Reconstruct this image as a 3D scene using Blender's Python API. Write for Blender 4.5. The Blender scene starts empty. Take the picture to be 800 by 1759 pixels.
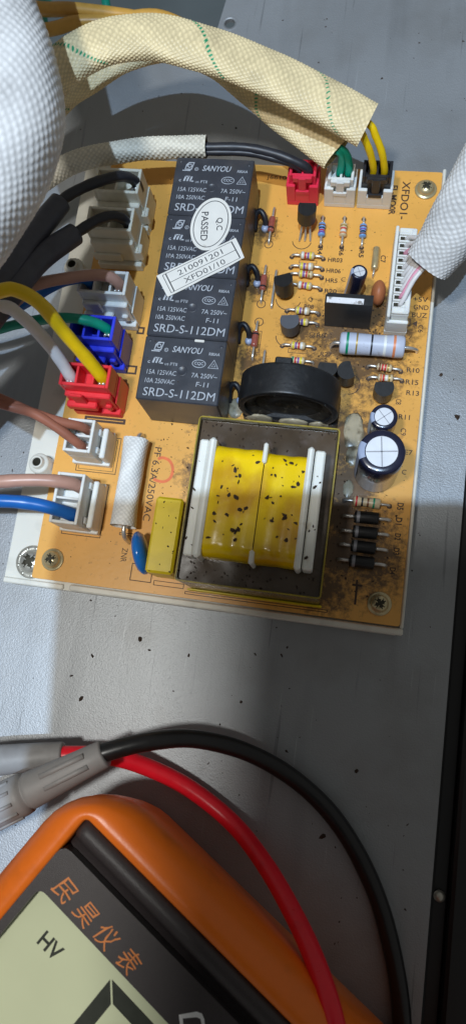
import bpy, bmesh, math, random
import numpy as np
from mathutils import Matrix, Vector
random.seed(7)
rng = np.random.default_rng(11)
S = 0.001                                   # everything below is written in millimetres
scene = bpy.context.scene
col = scene.collection

# ------------------------------------------------------------------ camera
CAM_R = Matrix(((0.98317378, -0.11307586, 0.14346836),
                (0.13847313, 0.97357177, -0.18161277),
                (-0.11914072, 0.19842343, 0.97284821)))
CAM_C = Vector((70.5936, -8.5979, 162.326))
cam = bpy.data.cameras.new('camera')
cam.sensor_fit = 'VERTICAL'; cam.sensor_height = 24.0; cam.lens = 24.0 * 1200 / 1759
cam.clip_start = 0.002; cam.clip_end = 20
cam.dof.use_dof = True; cam.dof.focus_distance = 0.160; cam.dof.aperture_fstop = 15
cam_o = bpy.data.objects.new('camera', cam); col.objects.link(cam_o)
cam_o.matrix_world = Matrix.Translation(CAM_C * S) @ CAM_R.to_4x4()
scene.camera = cam_o

# ------------------------------------------------------------------ world and lamps
w = bpy.data.worlds.new('World'); scene.world = w; w.use_nodes = True
bg = w.node_tree.nodes['Background']
bg.inputs[0].default_value = (1.0, 1.0, 0.96, 1); bg.inputs[1].default_value = 0.155
def lamp(name, loc, power, colr, radius):
    l = bpy.data.lights.new(name, 'POINT'); l.energy = power; l.color = colr; l.shadow_soft_size = radius * S
    o = bpy.data.objects.new(name, l); col.objects.link(o); o.location = Vector(loc) * S
    return o
lamp('ceiling_lamp', (60, -125, 1100), 34.0, (0.55, 0.75, 1.0), 7)
lamp('work_lamp', (-24, -44, 450), 3.9, (1.0, 0.985, 0.93), 19)
vs = scene.view_settings
vs.view_transform = 'Standard'; vs.look = 'None'; vs.exposure = 0.0; vs.gamma = 1.0
vs.use_curve_mapping = False
scene.cycles.max_bounces = 8

# ------------------------------------------------------------------ materials
MATS = {}
def mat(name, c, rough=0.5, metal=0.0, spec=0.5, var=0.10, vs=0.5, bump=0.0, bs=3.0, sss=0.0, trans=0.0, coat=0.0,
        alpha=1.0, dirt=None):
    if name in MATS: return MATS[name]
    if dirt is None and name.startswith(('wire_', 'white_nylon', 'ivory', 'header', 'red_ny', 'blue_ny', 'crimson', 'lead_', 'probe', 'cream_pl', 'orange_h', 'yellow_box', 'white_braid', 'cream_braid', 'pale_braid')):
        dirt = (tuple(0.45 * k for k in c), 0.14, 0.54, 0.78, 0.45)
    m = bpy.data.materials.new(name); m.use_nodes = True
    nt = m.node_tree; N = nt.nodes; L = nt.links; p = N['Principled BSDF']
    tc = N.new('ShaderNodeTexCoord')
    nz = N.new('ShaderNodeTexNoise'); nz.inputs['Scale'].default_value = vs * 1000
    nz.inputs['Detail'].default_value = 5; L.new(tc.outputs['Object'], nz.inputs['Vector'])
    mr = N.new('ShaderNodeMapRange'); mr.inputs[1].default_value = 0.25; mr.inputs[2].default_value = 0.75
    mr.inputs[3].default_value = 1 - var; mr.inputs[4].default_value = 1 + var * 0.6
    L.new(nz.outputs[0], mr.inputs[0])
    mx = N.new('ShaderNodeMix'); mx.data_type = 'RGBA'; mx.blend_type = 'MULTIPLY'; mx.inputs[0].default_value = 1
    mx.inputs[6].default_value = (*c, 1); L.new(mr.outputs[0], mx.inputs[7])
    out = mx.outputs[2]
    if dirt:
        dc, dscale, lo, hi, amt = dirt
        n2 = N.new('ShaderNodeTexNoise'); n2.inputs['Scale'].default_value = dscale * 1000; n2.inputs['Detail'].default_value = 8
        L.new(tc.outputs['Object'], n2.inputs['Vector'])
        r2 = N.new('ShaderNodeMapRange'); r2.inputs[1].default_value = lo; r2.inputs[2].default_value = hi
        r2.inputs[3].default_value = 0; r2.inputs[4].default_value = amt; L.new(n2.outputs[0], r2.inputs[0])
        m2 = N.new('ShaderNodeMix'); m2.data_type = 'RGBA'; m2.inputs[7].default_value = (*dc, 1)
        L.new(r2.outputs[0], m2.inputs[0]); L.new(out, m2.inputs[6]); out = m2.outputs[2]
    L.new(out, p.inputs['Base Color'])
    rr = N.new('ShaderNodeMapRange'); rr.inputs[3].default_value = max(0.02, rough - 0.07); rr.inputs[4].default_value = rough + 0.10
    L.new(nz.outputs[0], rr.inputs[0]); L.new(rr.outputs[0], p.inputs['Roughness'])
    p.inputs['Metallic'].default_value = metal; p.inputs['Specular IOR Level'].default_value = spec
    p.inputs['Transmission Weight'].default_value = trans; p.inputs['Coat Weight'].default_value = coat
    p.inputs['Alpha'].default_value = alpha
    if sss:
        p.inputs['Subsurface Weight'].default_value = sss; p.inputs['Subsurface Scale'].default_value = 0.0012
        p.inputs['Subsurface Radius'].default_value = (1.0, 0.8, 0.5)
    if bump:
        nb = N.new('ShaderNodeTexNoise'); nb.inputs['Scale'].default_value = bs * 1000; nb.inputs['Detail'].default_value = 3
        L.new(tc.outputs['Object'], nb.inputs['Vector'])
        b = N.new('ShaderNodeBump'); b.inputs['Strength'].default_value = bump; b.inputs['Distance'].default_value = 0.0002
        L.new(nb.outputs[0], b.inputs['Height']); L.new(b.outputs[0], p.inputs['Normal'])
    MATS[name] = m
    return m
def tinted(name, c, rough=0.6, sss=0.0):      # colour times the per-vertex "tint": thread colour and shade painted into the yarn gaps
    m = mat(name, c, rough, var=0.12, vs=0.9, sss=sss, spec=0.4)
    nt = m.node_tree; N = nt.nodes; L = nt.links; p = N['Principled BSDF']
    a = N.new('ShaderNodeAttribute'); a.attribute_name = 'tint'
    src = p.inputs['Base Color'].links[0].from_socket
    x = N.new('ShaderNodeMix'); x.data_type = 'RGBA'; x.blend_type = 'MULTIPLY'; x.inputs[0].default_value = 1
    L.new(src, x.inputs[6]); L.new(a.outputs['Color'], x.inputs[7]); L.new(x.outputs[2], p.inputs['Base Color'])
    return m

def panel_material():
    m = mat('grey_sheet_metal', (0.345, 0.36, 0.375), 0.46, metal=0.5, var=0.08, vs=0.03, bump=0.42, bs=3.0,
            dirt=((0.20, 0.19, 0.175), 0.045, 0.50, 0.72, 0.42))
    nt = m.node_tree; N = nt.nodes; L = nt.links; p = N['Principled BSDF']       # faint wiping streaks and scratches
    src = p.inputs['Base Color'].links[0].from_socket; tc = N.new('ShaderNodeTexCoord')
    for ang, sx_, sy_, lo, hi, c in ((0.5, 900, 26, 0.66, 0.72, 0.72), (-0.9, 1500, 34, 0.69, 0.74, 1.35), (0.1, 120, 14, 0.56, 0.75, 0.86)):
        mp = N.new('ShaderNodeMapping'); mp.inputs['Rotation'].default_value = (0, 0, ang); mp.inputs['Scale'].default_value = (sx_, sy_, 1)
        L.new(tc.outputs['Object'], mp.inputs['Vector'])
        nz = N.new('ShaderNodeTexNoise'); nz.inputs['Scale'].default_value = 1.0; nz.inputs['Detail'].default_value = 4; L.new(mp.outputs[0], nz.inputs['Vector'])
        q = N.new('ShaderNodeMapRange'); q.inputs[1].default_value = lo; q.inputs[2].default_value = hi; q.inputs[3].default_value = 1.0; q.inputs[4].default_value = c
        L.new(nz.outputs[0], q.inputs[0])
        x = N.new('ShaderNodeMix'); x.data_type = 'RGBA'; x.blend_type = 'MULTIPLY'; x.inputs[0].default_value = 1
        L.new(src, x.inputs[6]); L.new(q.outputs[0], x.inputs[7]); src = x.outputs[2]
    L.new(src, p.inputs['Base Color'])
    return m
def board_material():
    m = mat('phenolic_board', (0.81, 0.405, 0.082), 0.36, var=0.13, vs=0.05, coat=0.15, bump=0.12, bs=0.9)
    nt = m.node_tree; N = nt.nodes; L = nt.links; p = N['Principled BSDF']
    src = p.inputs['Base Color'].links[0].from_socket
    tc = N.new('ShaderNodeTexCoord')
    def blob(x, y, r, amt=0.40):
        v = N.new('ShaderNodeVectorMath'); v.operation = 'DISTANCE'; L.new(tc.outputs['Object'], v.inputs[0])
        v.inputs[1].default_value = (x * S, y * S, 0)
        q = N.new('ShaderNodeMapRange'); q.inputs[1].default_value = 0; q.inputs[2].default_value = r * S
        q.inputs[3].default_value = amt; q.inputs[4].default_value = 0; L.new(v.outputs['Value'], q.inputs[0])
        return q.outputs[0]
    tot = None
    for b in ((69, 69, 17, .46), (74, 62, 15), (75, 76, 9, .5), (72, 42, 13, .5), (73, 31, 9, .62), (72.5, 24, 8, .62), (72.5, 15, 9, .58), (78, 20, 12), (62, 60, 9), (57, 42, 16, .5), (58, 70, 9), (81, 72, 8), (37, 30, 8), (40, 42, 9), (71, 6, 10), (80, 14, 14), (45, 60, 7), (44, 80, 6), (44, 96, 6)):  # grime and soot stains; the lower-right ones also paint in shade's brown tone
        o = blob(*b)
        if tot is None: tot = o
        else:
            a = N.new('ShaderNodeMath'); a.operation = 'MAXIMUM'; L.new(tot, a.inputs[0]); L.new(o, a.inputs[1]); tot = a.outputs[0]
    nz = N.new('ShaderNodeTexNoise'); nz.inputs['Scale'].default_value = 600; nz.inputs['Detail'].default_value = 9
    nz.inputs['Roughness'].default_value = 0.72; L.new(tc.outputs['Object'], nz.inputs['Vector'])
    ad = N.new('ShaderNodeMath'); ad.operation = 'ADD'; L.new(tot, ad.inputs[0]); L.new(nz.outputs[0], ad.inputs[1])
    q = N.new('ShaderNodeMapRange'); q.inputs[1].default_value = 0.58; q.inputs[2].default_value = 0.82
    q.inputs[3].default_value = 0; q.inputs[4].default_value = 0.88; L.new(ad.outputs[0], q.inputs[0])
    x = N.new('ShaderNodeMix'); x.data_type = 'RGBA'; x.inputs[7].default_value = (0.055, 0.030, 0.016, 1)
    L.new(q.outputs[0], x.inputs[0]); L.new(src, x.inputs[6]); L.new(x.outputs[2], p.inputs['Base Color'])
    return m

M = dict(
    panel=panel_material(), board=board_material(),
    board_edge=mat('board_edge', (0.5, 0.27, 0.09), 0.7),
    tray=mat('cream_plastic', (0.74, 0.72, 0.64), 0.45, var=0.05, vs=0.05, sss=0.05),
    relay=mat('slate_plastic', (0.042, 0.046, 0.058), 0.36, var=0.25, vs=0.25, bump=0.12, bs=4, dirt=((0.10, 0.08, 0.06), 0.12, 0.6, 0.8, 0.35)),
    print_white=mat('white_print', (0.42, 0.45, 0.50), 0.6, var=0.25, vs=1.2),
    print_dark=mat('brown_print', (0.060, 0.032, 0.018), 0.6, var=0.2, vs=1),
    sticker=mat('sticker_paper', (0.74, 0.725, 0.68), 0.6, var=0.05, vs=0.3, dirt=((0.25, 0.2, 0.14), 0.4, 0.66, 0.8, 0.8)),
    ink=mat('grey_ink', (0.07, 0.07, 0.075), 0.6),
    white_nylon=mat('white_nylon', (0.80, 0.80, 0.76), 0.38, var=0.04, sss=0.18),
    ivory_nylon=mat('ivory_nylon', (0.78, 0.73, 0.60), 0.38, var=0.06, sss=0.18),
    header_nylon=mat('header_nylon', (0.72, 0.63, 0.50), 0.42, var=0.08, sss=0.15),
    red_nylon=mat('red_nylon', (0.80, 0.035, 0.045), 0.36, var=0.06, sss=0.1),
    pink_red=mat('crimson_nylon', (0.80, 0.03, 0.075), 0.36, var=0.06, sss=0.1),
    blue_nylon=mat('blue_nylon', (0.03, 0.05, 0.66), 0.36, var=0.06),
    black_nylon=mat('black_nylon', (0.018, 0.018, 0.022), 0.4, var=0.2),
    metal=mat('tinned_metal', (0.70, 0.68, 0.64), 0.3, metal=0.7, var=0.15, vs=1.2),
    screw=mat('passivated_steel', (0.62, 0.52, 0.30), 0.3, metal=0.6, var=0.2, vs=0.5),
    steel=mat('zinc_steel', (0.55, 0.53, 0.46), 0.32, metal=0.6, var=0.3, vs=0.4),
    socket=mat('dark_socket', (0.05, 0.045, 0.03), 0.6, metal=0.6),
    yellow_tape=mat('yellow_tape', (0.86, 0.58, 0.0), 0.24, var=0.16, vs=0.10, coat=0.2, bump=0.5, bs=0.22, dirt=((0.52, 0.25, 0.0), 0.11, 0.46, 0.64, 0.8)),
    yellow_box=mat('yellow_box', (0.80, 0.60, 0.015), 0.33, var=0.06, vs=0.15, bump=0.1, bs=0.5),
    shell=mat('amber_shell', (0.10, 0.075, 0.02), 0.25, trans=0.2, var=0.15, vs=0.2),
    rim=mat('yellow_rim', (0.38, 0.28, 0.012), 0.4, var=0.6, vs=0.3),
    potting=mat('potting_resin', (0.075, 0.050, 0.030), 0.25, var=0.45, vs=0.10, bump=0.15, bs=0.4, dirt=((0.17, 0.13, 0.12), 0.3, 0.58, 0.8, 0.5)),
    bobbin=mat('bobbin_white', (0.80, 0.80, 0.74), 0.42, var=0.07, vs=0.2, sss=0.1, dirt=((0.35, 0.24, 0.1), 0.35, 0.62, 0.8, 0.6)),
    ferrite=mat('black_casing', (0.010, 0.011, 0.013), 0.42, var=0.3, vs=0.4, bump=0.2, bs=1.2, dirt=((0.06, 0.055, 0.05), 0.5, 0.60, 0.8, 0.5)),
    soot=mat('sooty_core', (0.02, 0.016, 0.012), 0.55, var=0.5, vs=0.6, bump=0.9, bs=0.9, dirt=((0.20, 0.17, 0.12), 0.7, 0.6, 0.75, 0.6)),
    glue=mat('white_glue', (0.42, 0.36, 0.25), 0.28, var=0.25, vs=0.25, sss=0.2, dirt=((0.07, 0.045, 0.02), 0.35, 0.50, 0.66, 0.85)),
    cap=mat('navy_sleeve', (0.012, 0.014, 0.035), 0.22, var=0.2, vs=0.5, coat=0.4),
    cap_stripe=mat('cap_stripe', (0.34, 0.40, 0.55), 0.3),
    aluminium=mat('aluminium', (0.74, 0.76, 0.80), 0.4, metal=0.15, var=0.06, vs=0.4),
    groove=mat('grey_groove', (0.33, 0.33, 0.36), 0.5, metal=0.4),
    blue_disc=mat('blue_epoxy', (0.005, 0.17, 0.62), 0.16, var=0.06, coat=0.5),
    brown_disc=mat('brown_epoxy', (0.42, 0.14, 0.055), 0.5, var=0.15, vs=0.4),
    to92=mat('black_epoxy', (0.012, 0.012, 0.013), 0.42, var=0.25, vs=0.8),
    to92_grey=mat('grey_epoxy', (0.075, 0.08, 0.095), 0.5, var=0.1),
    white_strip=mat('white_strip', (0.80, 0.80, 0.83), 0.4, dirt=((0.12, 0.1, 0.08), 0.7, 0.58, 0.68, 0.8)),
    glass=mat('glass_red', (0.34, 0.09, 0.065), 0.14, var=0.2, vs=1.5, coat=0.6),
    r_blue=mat('resistor_blue', (0.16, 0.36, 0.70), 0.3), r_tan=mat('resistor_tan', (0.66, 0.52, 0.32), 0.35),
    r_grey=mat('resistor_grey', (0.52, 0.56, 0.68), 0.42, var=0.05, dirt=((0.16, 0.13, 0.1), 0.5, 0.63, 0.75, 0.7)),
    b_green=mat('band_green', (0.0, 0.26, 0.13), 0.4), b_gold=mat('band_gold', (0.42, 0.28, 0.07), 0.35, metal=0.3),
    b_black=mat('band_black', (0.012, 0.014, 0.02), 0.4), b_white=mat('band_white', (0.78, 0.80, 0.78), 0.4),
    b_orange=mat('band_orange', (0.72, 0.24, 0.10), 0.4), b_yellow=mat('band_yellow', (0.80, 0.66, 0.04), 0.4),
    b_violet=mat('band_violet', (0.20, 0.09, 0.38), 0.4), b_red=mat('band_red', (0.62, 0.03, 0.04), 0.4),
    b_brown=mat('band_brown', (0.20, 0.07, 0.03), 0.4),
    w_yellow=mat('wire_yellow', (0.84, 0.56, 0.004), 0.32, var=0.05), w_white=mat('wire_white', (0.76, 0.74, 0.74), 0.32, var=0.05),
    w_green=mat('wire_green', (0.0, 0.28, 0.18), 0.34, var=0.06), w_brown=mat('wire_brown', (0.36, 0.135, 0.085), 0.34, var=0.06),
    w_tan=mat('wire_tan', (0.52, 0.29, 0.22), 0.34, var=0.06),
    w_blue=mat('wire_blue', (0.01, 0.13, 0.47), 0.3, var=0.06), w_black=mat('wire_black', (0.024, 0.025, 0.032), 0.42, var=0.2),
    w_pink=mat('wire_pink', (0.80, 0.36, 0.48), 0.35), w_orange=mat('wire_orange', (0.62, 0.33, 0.06), 0.4),
    shrink=mat('heat_shrink', (0.065, 0.066, 0.082), 0.5, var=0.2, vs=0.4, bump=0.3, bs=0.6),
    lead_red=mat('lead_red', (0.90, 0.012, 0.030), 0.30, var=0.05), lead_black=mat('lead_black', (0.011, 0.011, 0.012), 0.33, var=0.15),
    probe=mat('probe_grey', (0.30, 0.29, 0.285), 0.5, var=0.05, bump=0.15, bs=1.2),
    orange=mat('orange_holster', (0.96, 0.20, 0.012), 0.34, var=0.03, bump=0.1, bs=1.5),
    case=mat('charcoal_case', (0.042, 0.034, 0.035), 0.42, var=0.12, vs=1.5, bump=0.3, bs=6),
    lcd=mat('lcd_glass', (0.72, 0.77, 0.52), 0.2, var=0.03, vs=0.1, coat=0.3), lcd_ink=mat('lcd_ink', (0.035, 0.04, 0.03), 0.3),
    logo=mat('orange_print', (0.74, 0.24, 0.055), 0.5, var=0.1), white_ink=mat('white_ink', (0.8, 0.8, 0.8), 0.5),
    marker=mat('red_marker', (0.80, 0.17, 0.045), 0.5, var=0.2, vs=0.4),
    black_frame=mat('black_frame', (0.008, 0.008, 0.009), 0.45, var=0.3, vs=0.1),
    dark_bay=mat('dark_bay', (0.10, 0.115, 0.115), 0.6, var=0.3, vs=0.02),
    dirt=mat('charred_dirt', (0.040, 0.022, 0.012), 0.7, var=0.4, vs=1),
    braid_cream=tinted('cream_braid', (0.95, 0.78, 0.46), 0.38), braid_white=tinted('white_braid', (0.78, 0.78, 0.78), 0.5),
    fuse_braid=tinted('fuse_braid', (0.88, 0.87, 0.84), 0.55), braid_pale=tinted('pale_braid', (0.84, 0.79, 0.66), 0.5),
    phone=mat('phone_black', (0.02, 0.02, 0.02), 0.3), 
)

# ------------------------------------------------------------------ mesh building
class MB:
    def __init__(s): s.v = []; s.f = []; s.m = []; s.sm = []
    def add(s, v, f, mi=0, smooth=False):
        o = len(s.v); s.v += [tuple(map(float, p)) for p in v]
        s.f += [tuple(i + o for i in q) for q in f]; s.m += [mi] * len(f); s.sm += [smooth] * len(f); return s
    def box(s, x0, x1, y0, y1, z0, z1, c=0.15, mi=0):
        lo = (x0, y0, z0); hi = (x1, y1, z1); c = min(c, (x1 - x0) / 3, (y1 - y0) / 3, (z1 - z0) / 3)
        idx = {}; v = []
        for sx in (0, 1):
            for sy in (0, 1):
                for sz in (0, 1):
                    sg = (sx, sy, sz)
                    for a in range(3):
                        p = [(hi[k] if sg[k] else lo[k]) if k == a else ((hi[k] - c) if sg[k] else (lo[k] + c)) for k in range(3)]
                        idx[sg + (a,)] = len(v); v.append(p)
        f = []
        for a in range(3):
            b, d = [k for k in range(3) if k != a]
            for sa in (0, 1):
                q = []
                for sb, sd in ((0, 0), (1, 0), (1, 1), (0, 1)):
                    g = [0, 0, 0]; g[a] = sa; g[b] = sb; g[d] = sd; q.append(idx[tuple(g) + (a,)])
                f.append(q)
            for sb in (0, 1):
                for sd in (0, 1):
                    g0 = [0, 0, 0]; g0[b] = sb; g0[d] = sd; g1 = list(g0); g1[a] = 1
                    f.append([idx[tuple(g0) + (b,)], idx[tuple(g1) + (b,)], idx[tuple(g1) + (d,)], idx[tuple(g0) + (d,)]])
        for sx in (0, 1):
            for sy in (0, 1):
                for sz in (0, 1): f.append([idx[(sx, sy, sz, k)] for k in range(3)])
        ce = np.array([(x0 + x1) / 2, (y0 + y1) / 2, (z0 + z1) / 2]); va = np.array(v); o = []
        for q in f:
            n = np.cross(va[q[1]] - va[q[0]], va[q[2]] - va[q[1]])
            o.append(q if n @ (va[q].mean(0) - ce) > 0 else q[::-1])
        return s.add(v, o, mi)
    def lathe(s, prof, n=20, org=(0, 0, 0), axis=(0, 0, 1), mis=None, smooth=True, cap=True):
        ax = Vector(axis).normalized(); t = Vector((1, 0, 0)) if abs(ax.x) < 0.9 else Vector((0, 1, 0))
        e1 = ax.cross(t).normalized(); e2 = ax.cross(e1); og = Vector(org); v = []
        for r, z in prof:
            for k in range(n):
                a = 2 * math.pi * k / n
                v.append(og + ax * z + (e1 * math.cos(a) + e2 * math.sin(a)) * r)
        for i in range(len(prof) - 1):
            f = [(i * n + k, i * n + (k + 1) % n, (i + 1) * n + (k + 1) % n, (i + 1) * n + k) for k in range(n)]
            if i == 0: s.add(v, f, mis[i] if mis else 0, smooth); base = len(s.v) - len(v)
            else:
                s.f += [tuple(q + base for q in g) for g in f]; s.m += [mis[i] if mis else 0] * n; s.sm += [smooth] * n
        if cap:
            s.f += [tuple(base + k for k in range(n))[::-1], tuple(base + (len(prof) - 1) * n + k for k in range(n))]
            s.m += [mis[0] if mis else 0, mis[-1] if mis else 0]; s.sm += [False, False]
        return s
    def cyl(s, p0, p1, r, r2=None, n=16, mi=0, smooth=True):
        p0 = Vector(p0); d = Vector(p1) - p0; L = d.length; r2 = r if r2 is None else r2
        return s.lathe([(r, 0), (r2, L)], n, p0, d, [mi, mi], smooth)
    def tube(s, path, r, n=12, step=1.0, mi=0):
        P = spline(path, step); fr = frames(P); v = []
        for i, p in enumerate(P):
            rr = r(i / (len(P) - 1)) if callable(r) else r
            a, b = fr[i]
            for k in range(n):
                t = 2 * math.pi * k / n; v.append(p + (a * math.cos(t) + b * math.sin(t)) * rr)
        f = [(i * n + k, i * n + (k + 1) % n, (i + 1) * n + (k + 1) % n, (i + 1) * n + k) for i in range(len(P) - 1) for k in range(n)]
        s.add(v, f, mi, True); o = len(s.v) - len(v)
        s.f += [tuple(o + k for k in range(n))[::-1], tuple(o + len(v) - n + k for k in range(n))]; s.m += [mi, mi]; s.sm += [False, False]
        return s
    def ball(s, c, r, n=10, mi=0, jit=0.0):
        rx, ry, rz = r if isinstance(r, tuple) else (r, r, r); v = [(c[0], c[1], c[2] + rz)]; h = max(3, n // 2)
        for i in range(1, h):
            for k in range(n):
                a = math.pi * i / h; t = 2 * math.pi * k / n; j = 1 + random.uniform(-jit, jit)
                v.append((c[0] + rx * j * math.sin(a) * math.cos(t), c[1] + ry * j * math.sin(a) * math.sin(t), c[2] + rz * j * math.cos(a)))
        v.append((c[0], c[1], c[2] - rz)); e = len(v) - 1
        f = [(0, 1 + k, 1 + (k + 1) % n) for k in range(n)]
        for i in range(h - 2): f += [(1 + i * n + k, 1 + (i + 1) * n + k, 1 + (i + 1) * n + (k + 1) % n, 1 + i * n + (k + 1) % n) for k in range(n)]
        f += [(1 + (h - 2) * n + k, e, 1 + (h - 2) * n + (k + 1) % n) for k in range(n)]
        return s.add(v, f, mi, True)
    def prism(s, out, z0, z1, mi=0):
        n = len(out); v = [(x, y, z0) for x, y in out] + [(x, y, z1) for x, y in out]
        ar = sum(out[i][0] * out[(i + 1) % n][1] - out[(i + 1) % n][0] * out[i][1] for i in range(n))
        f = [tuple(range(n))[::-1], tuple(range(n, 2 * n))] + [(i, (i + 1) % n, n + (i + 1) % n, n + i) for i in range(n)]
        if ar < 0: f = [q[::-1] for q in f]
        return s.add(v, f, mi)
    def flat(s, out, z, mi=0):
        n = len(out); ar = sum(out[i][0] * out[(i + 1) % n][1] - out[(i + 1) % n][0] * out[i][1] for i in range(n))
        return s.add([(x, y, z) for x, y in out], [tuple(range(n)) if ar > 0 else tuple(range(n))[::-1]], mi)
    def ring(s, out, t, z, mi=0):                 # flat closed line of width t along an outline
        n = len(out); c = Vector((sum(p[0] for p in out) / n, sum(p[1] for p in out) / n))
        v = []
        for p in out:
            d = (Vector(p) - c); q = d.normalized() * t
            v += [(p[0], p[1], z), (p[0] - q.x, p[1] - q.y, z)]
        return s.add(v, [(2 * i, 2 * ((i + 1) % n), 2 * ((i + 1) % n) + 1, 2 * i + 1) for i in range(n)], mi)
    def line(s, a, b, t, z, mi=0):
        d = (Vector(b) - Vector(a)); q = Vector((-d.y, d.x)).normalized() * t / 2
        return s.add([(a[0] - q.x, a[1] - q.y, z), (b[0] - q.x, b[1] - q.y, z), (b[0] + q.x, b[1] + q.y, z), (a[0] + q.x, a[1] + q.y, z)], [(0, 1, 2, 3)], mi)
    def plate(s, outs, z0, z1, mi=0):             # outline with holes, given a thickness
        bm = bmesh.new()
        for o in outs:
            vs_ = [bm.verts.new((x, y, 0)) for x, y in o]
            for i in range(len(vs_)): bm.edges.new((vs_[i], vs_[(i + 1) % len(vs_)]))
        bmesh.ops.triangle_fill(bm, use_beauty=True, edges=bm.edges[:])
        bm.verts.index_update(); v = [(q.co.x, q.co.y) for q in bm.verts]
        f = []
        for t in bm.faces:
            ids = [q.index for q in t.verts]
            f.append(ids if t.normal.z > 0 else ids[::-1])
        bm.free()
        s.add([(x, y, z1) for x, y in v], f, mi); s.add([(x, y, z0) for x, y in v], [q[::-1] for q in f], mi)
        for j, o in enumerate(outs):
            n = len(o); ar = sum(o[i][0] * o[(i + 1) % n][1] - o[(i + 1) % n][0] * o[i][1] for i in range(n))
            q = [(i, (i + 1) % n, n + (i + 1) % n, n + i) for i in range(n)]
            if (ar < 0) != (j > 0): q = [g[::-1] for g in q]
            s.add([(x, y, z0) for x, y in o] + [(x, y, z1) for x, y in o], q, mi)
        return s
    def mesh(s, name, mats):
        me = bpy.data.meshes.new(name)
        me.from_pydata([(x * S, y * S, z * S) for x, y, z in s.v], [], s.f)
        for m in (mats if isinstance(mats, (list, tuple)) else [mats]): me.materials.append(m)
        me.polygons.foreach_set('material_index', s.m); me.polygons.foreach_set('use_smooth', s.sm); me.update()
        return me
def spline(path, step=1.0):
    P = [Vector(p) for p in path]
    if len(P) == 2:
        k = max(1, int((P[1] - P[0]).length / max(step, 3))); return [P[0].lerp(P[1], i / k) for i in range(k + 1)]
    Q = [P[0] * 2 - P[1]] + P + [P[-1] * 2 - P[-2]]; out = []
    for i in range(1, len(Q) - 2):
        a, b, c, d = Q[i - 1:i + 3]; k = max(2, int((c - b).length / step))
        for j in range(k):
            t = j / k
            out.append(0.5 * ((2 * b) + (c - a) * t + (2 * a - 5 * b + 4 * c - d) * t * t + (3 * b - a - 3 * c + d) * t ** 3))
    return out + [P[-1]]
def frames(P):
    fr = []; prev = None
    for i in range(len(P)):
        t = (P[min(i + 1, len(P) - 1)] - P[max(i - 1, 0)]).normalized()
        if prev is None:
            u = Vector((0, 0, 1)) if abs(t.z) < 0.9 else Vector((0, 1, 0)); a = t.cross(u).normalized()
        else: a = (prev - t * prev.dot(t)).normalized()
        prev = a; fr.append((a, t.cross(a)))
    return fr
def circ(x, y, r, n=24, ry=None, a0=0.0, a1=2 * math.pi):
    ry = r if ry is None else ry; full = abs(a1 - a0 - 2 * math.pi) < 1e-6; k = n if full else n - 1
    return [(x + r * math.cos(a0 + (a1 - a0) * i / k), y + ry * math.sin(a0 + (a1 - a0) * i / k)) for i in range(n)]
def rrect(x0, x1, y0, y1, r, n=6):
    o = []
    for cx, cy, a in ((x1 - r, y1 - r, 0), (x0 + r, y1 - r, 90), (x0 + r, y0 + r, 180), (x1 - r, y0 + r, 270)):
        for i in range(n + 1):
            t = math.radians(a + 90 * i / n); o.append((cx + r * math.cos(t), cy + r * math.sin(t)))
    return o

ORI = {}
def put(name, me, parent=None, loc=(0, 0, 0), rot=0.0, world=True):
    o = bpy.data.objects.new(name, me); col.objects.link(o)
    L = Vector(loc)
    if parent is not None:
        o.parent = parent
        if world: o.location = (L - ORI[parent]) * S
        else: o.location = L * S
    else: o.location = L * S
    if rot: o.rotation_euler = rot if isinstance(rot, tuple) else (0, 0, rot)
    ORI[o] = L
    return o
def part(name, mb, m, parent, loc=(0, 0, 0), rot=0.0, world=True): return put(name, mb.mesh(name, m), parent, loc, rot, world)
def tag(o, label=None, cat=None, group=None, kind=None):
    if label: o['label'] = label
    if cat: o['category'] = cat
    if group: o['group'] = group
    if kind: o['kind'] = kind
    return o
def thing(name, label, cat, loc, group=None, rot=0.0):
    o = bpy.data.objects.new(name, None); col.objects.link(o); o.empty_display_size = 0.003
    o.location = Vector(loc) * S; o.rotation_euler = (0, 0, rot); ORI[o] = Vector(loc)
    return tag(o, label, cat, group)
def copy_part(src, parent, loc, rot=0.0):
    o = src.copy(); col.objects.link(o); o.parent = parent; o.location = (Vector(loc) - ORI[parent]) * S; o.rotation_euler = (0, 0, rot); ORI[o] = Vector(loc)
    for ch in src.children:
        c = ch.copy(); col.objects.link(c); c.parent = o; ORI[c] = Vector(loc)
    return o
def text_mesh(body, h, width=None, bold=0.0, shear=0.0, wob=0.0):
    cu = bpy.data.curves.new('lettering', 'FONT'); cu.body = body; cu.size = 1.0; cu.resolution_u = 3
    cu.offset = bold; cu.shear = shear
    o = bpy.data.objects.new('lettering', cu); me = bpy.data.meshes.new_from_object(o)
    bpy.data.objects.remove(o); bpy.data.curves.remove(cu)
    n = len(me.vertices); co = np.empty(n * 3); me.vertices.foreach_get('co', co); co = co.reshape(n, 3)
    lo = co.min(0); hi = co.max(0); sy = h / (hi[1] - lo[1]); sx = sy if width is None else width / (hi[0] - lo[0])
    co[:, 0] = (co[:, 0] - (lo[0] + hi[0]) / 2) * sx; co[:, 1] = (co[:, 1] - (lo[1] + hi[1]) / 2) * sy
    if wob:
        co[:, 0] += wob * np.sin(co[:, 1] * 3.1 + co[:, 0] * 1.3); co[:, 1] += wob * np.sin(co[:, 0] * 2.3)
    me.vertices.foreach_set('co', (co * S).ravel()); me.materials.clear(); me.update()
    return me
def text(name, body, h, x, y, z, parent, m, width=None, rot=0.0, bold=0.0, shear=0.0, world=True, wob=0.0):
    me = text_mesh(body, h, width, bold, shear, wob); me.materials.append(m); me.name = name
    return put(name, me, parent, (x, y, z), rot, world)

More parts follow.
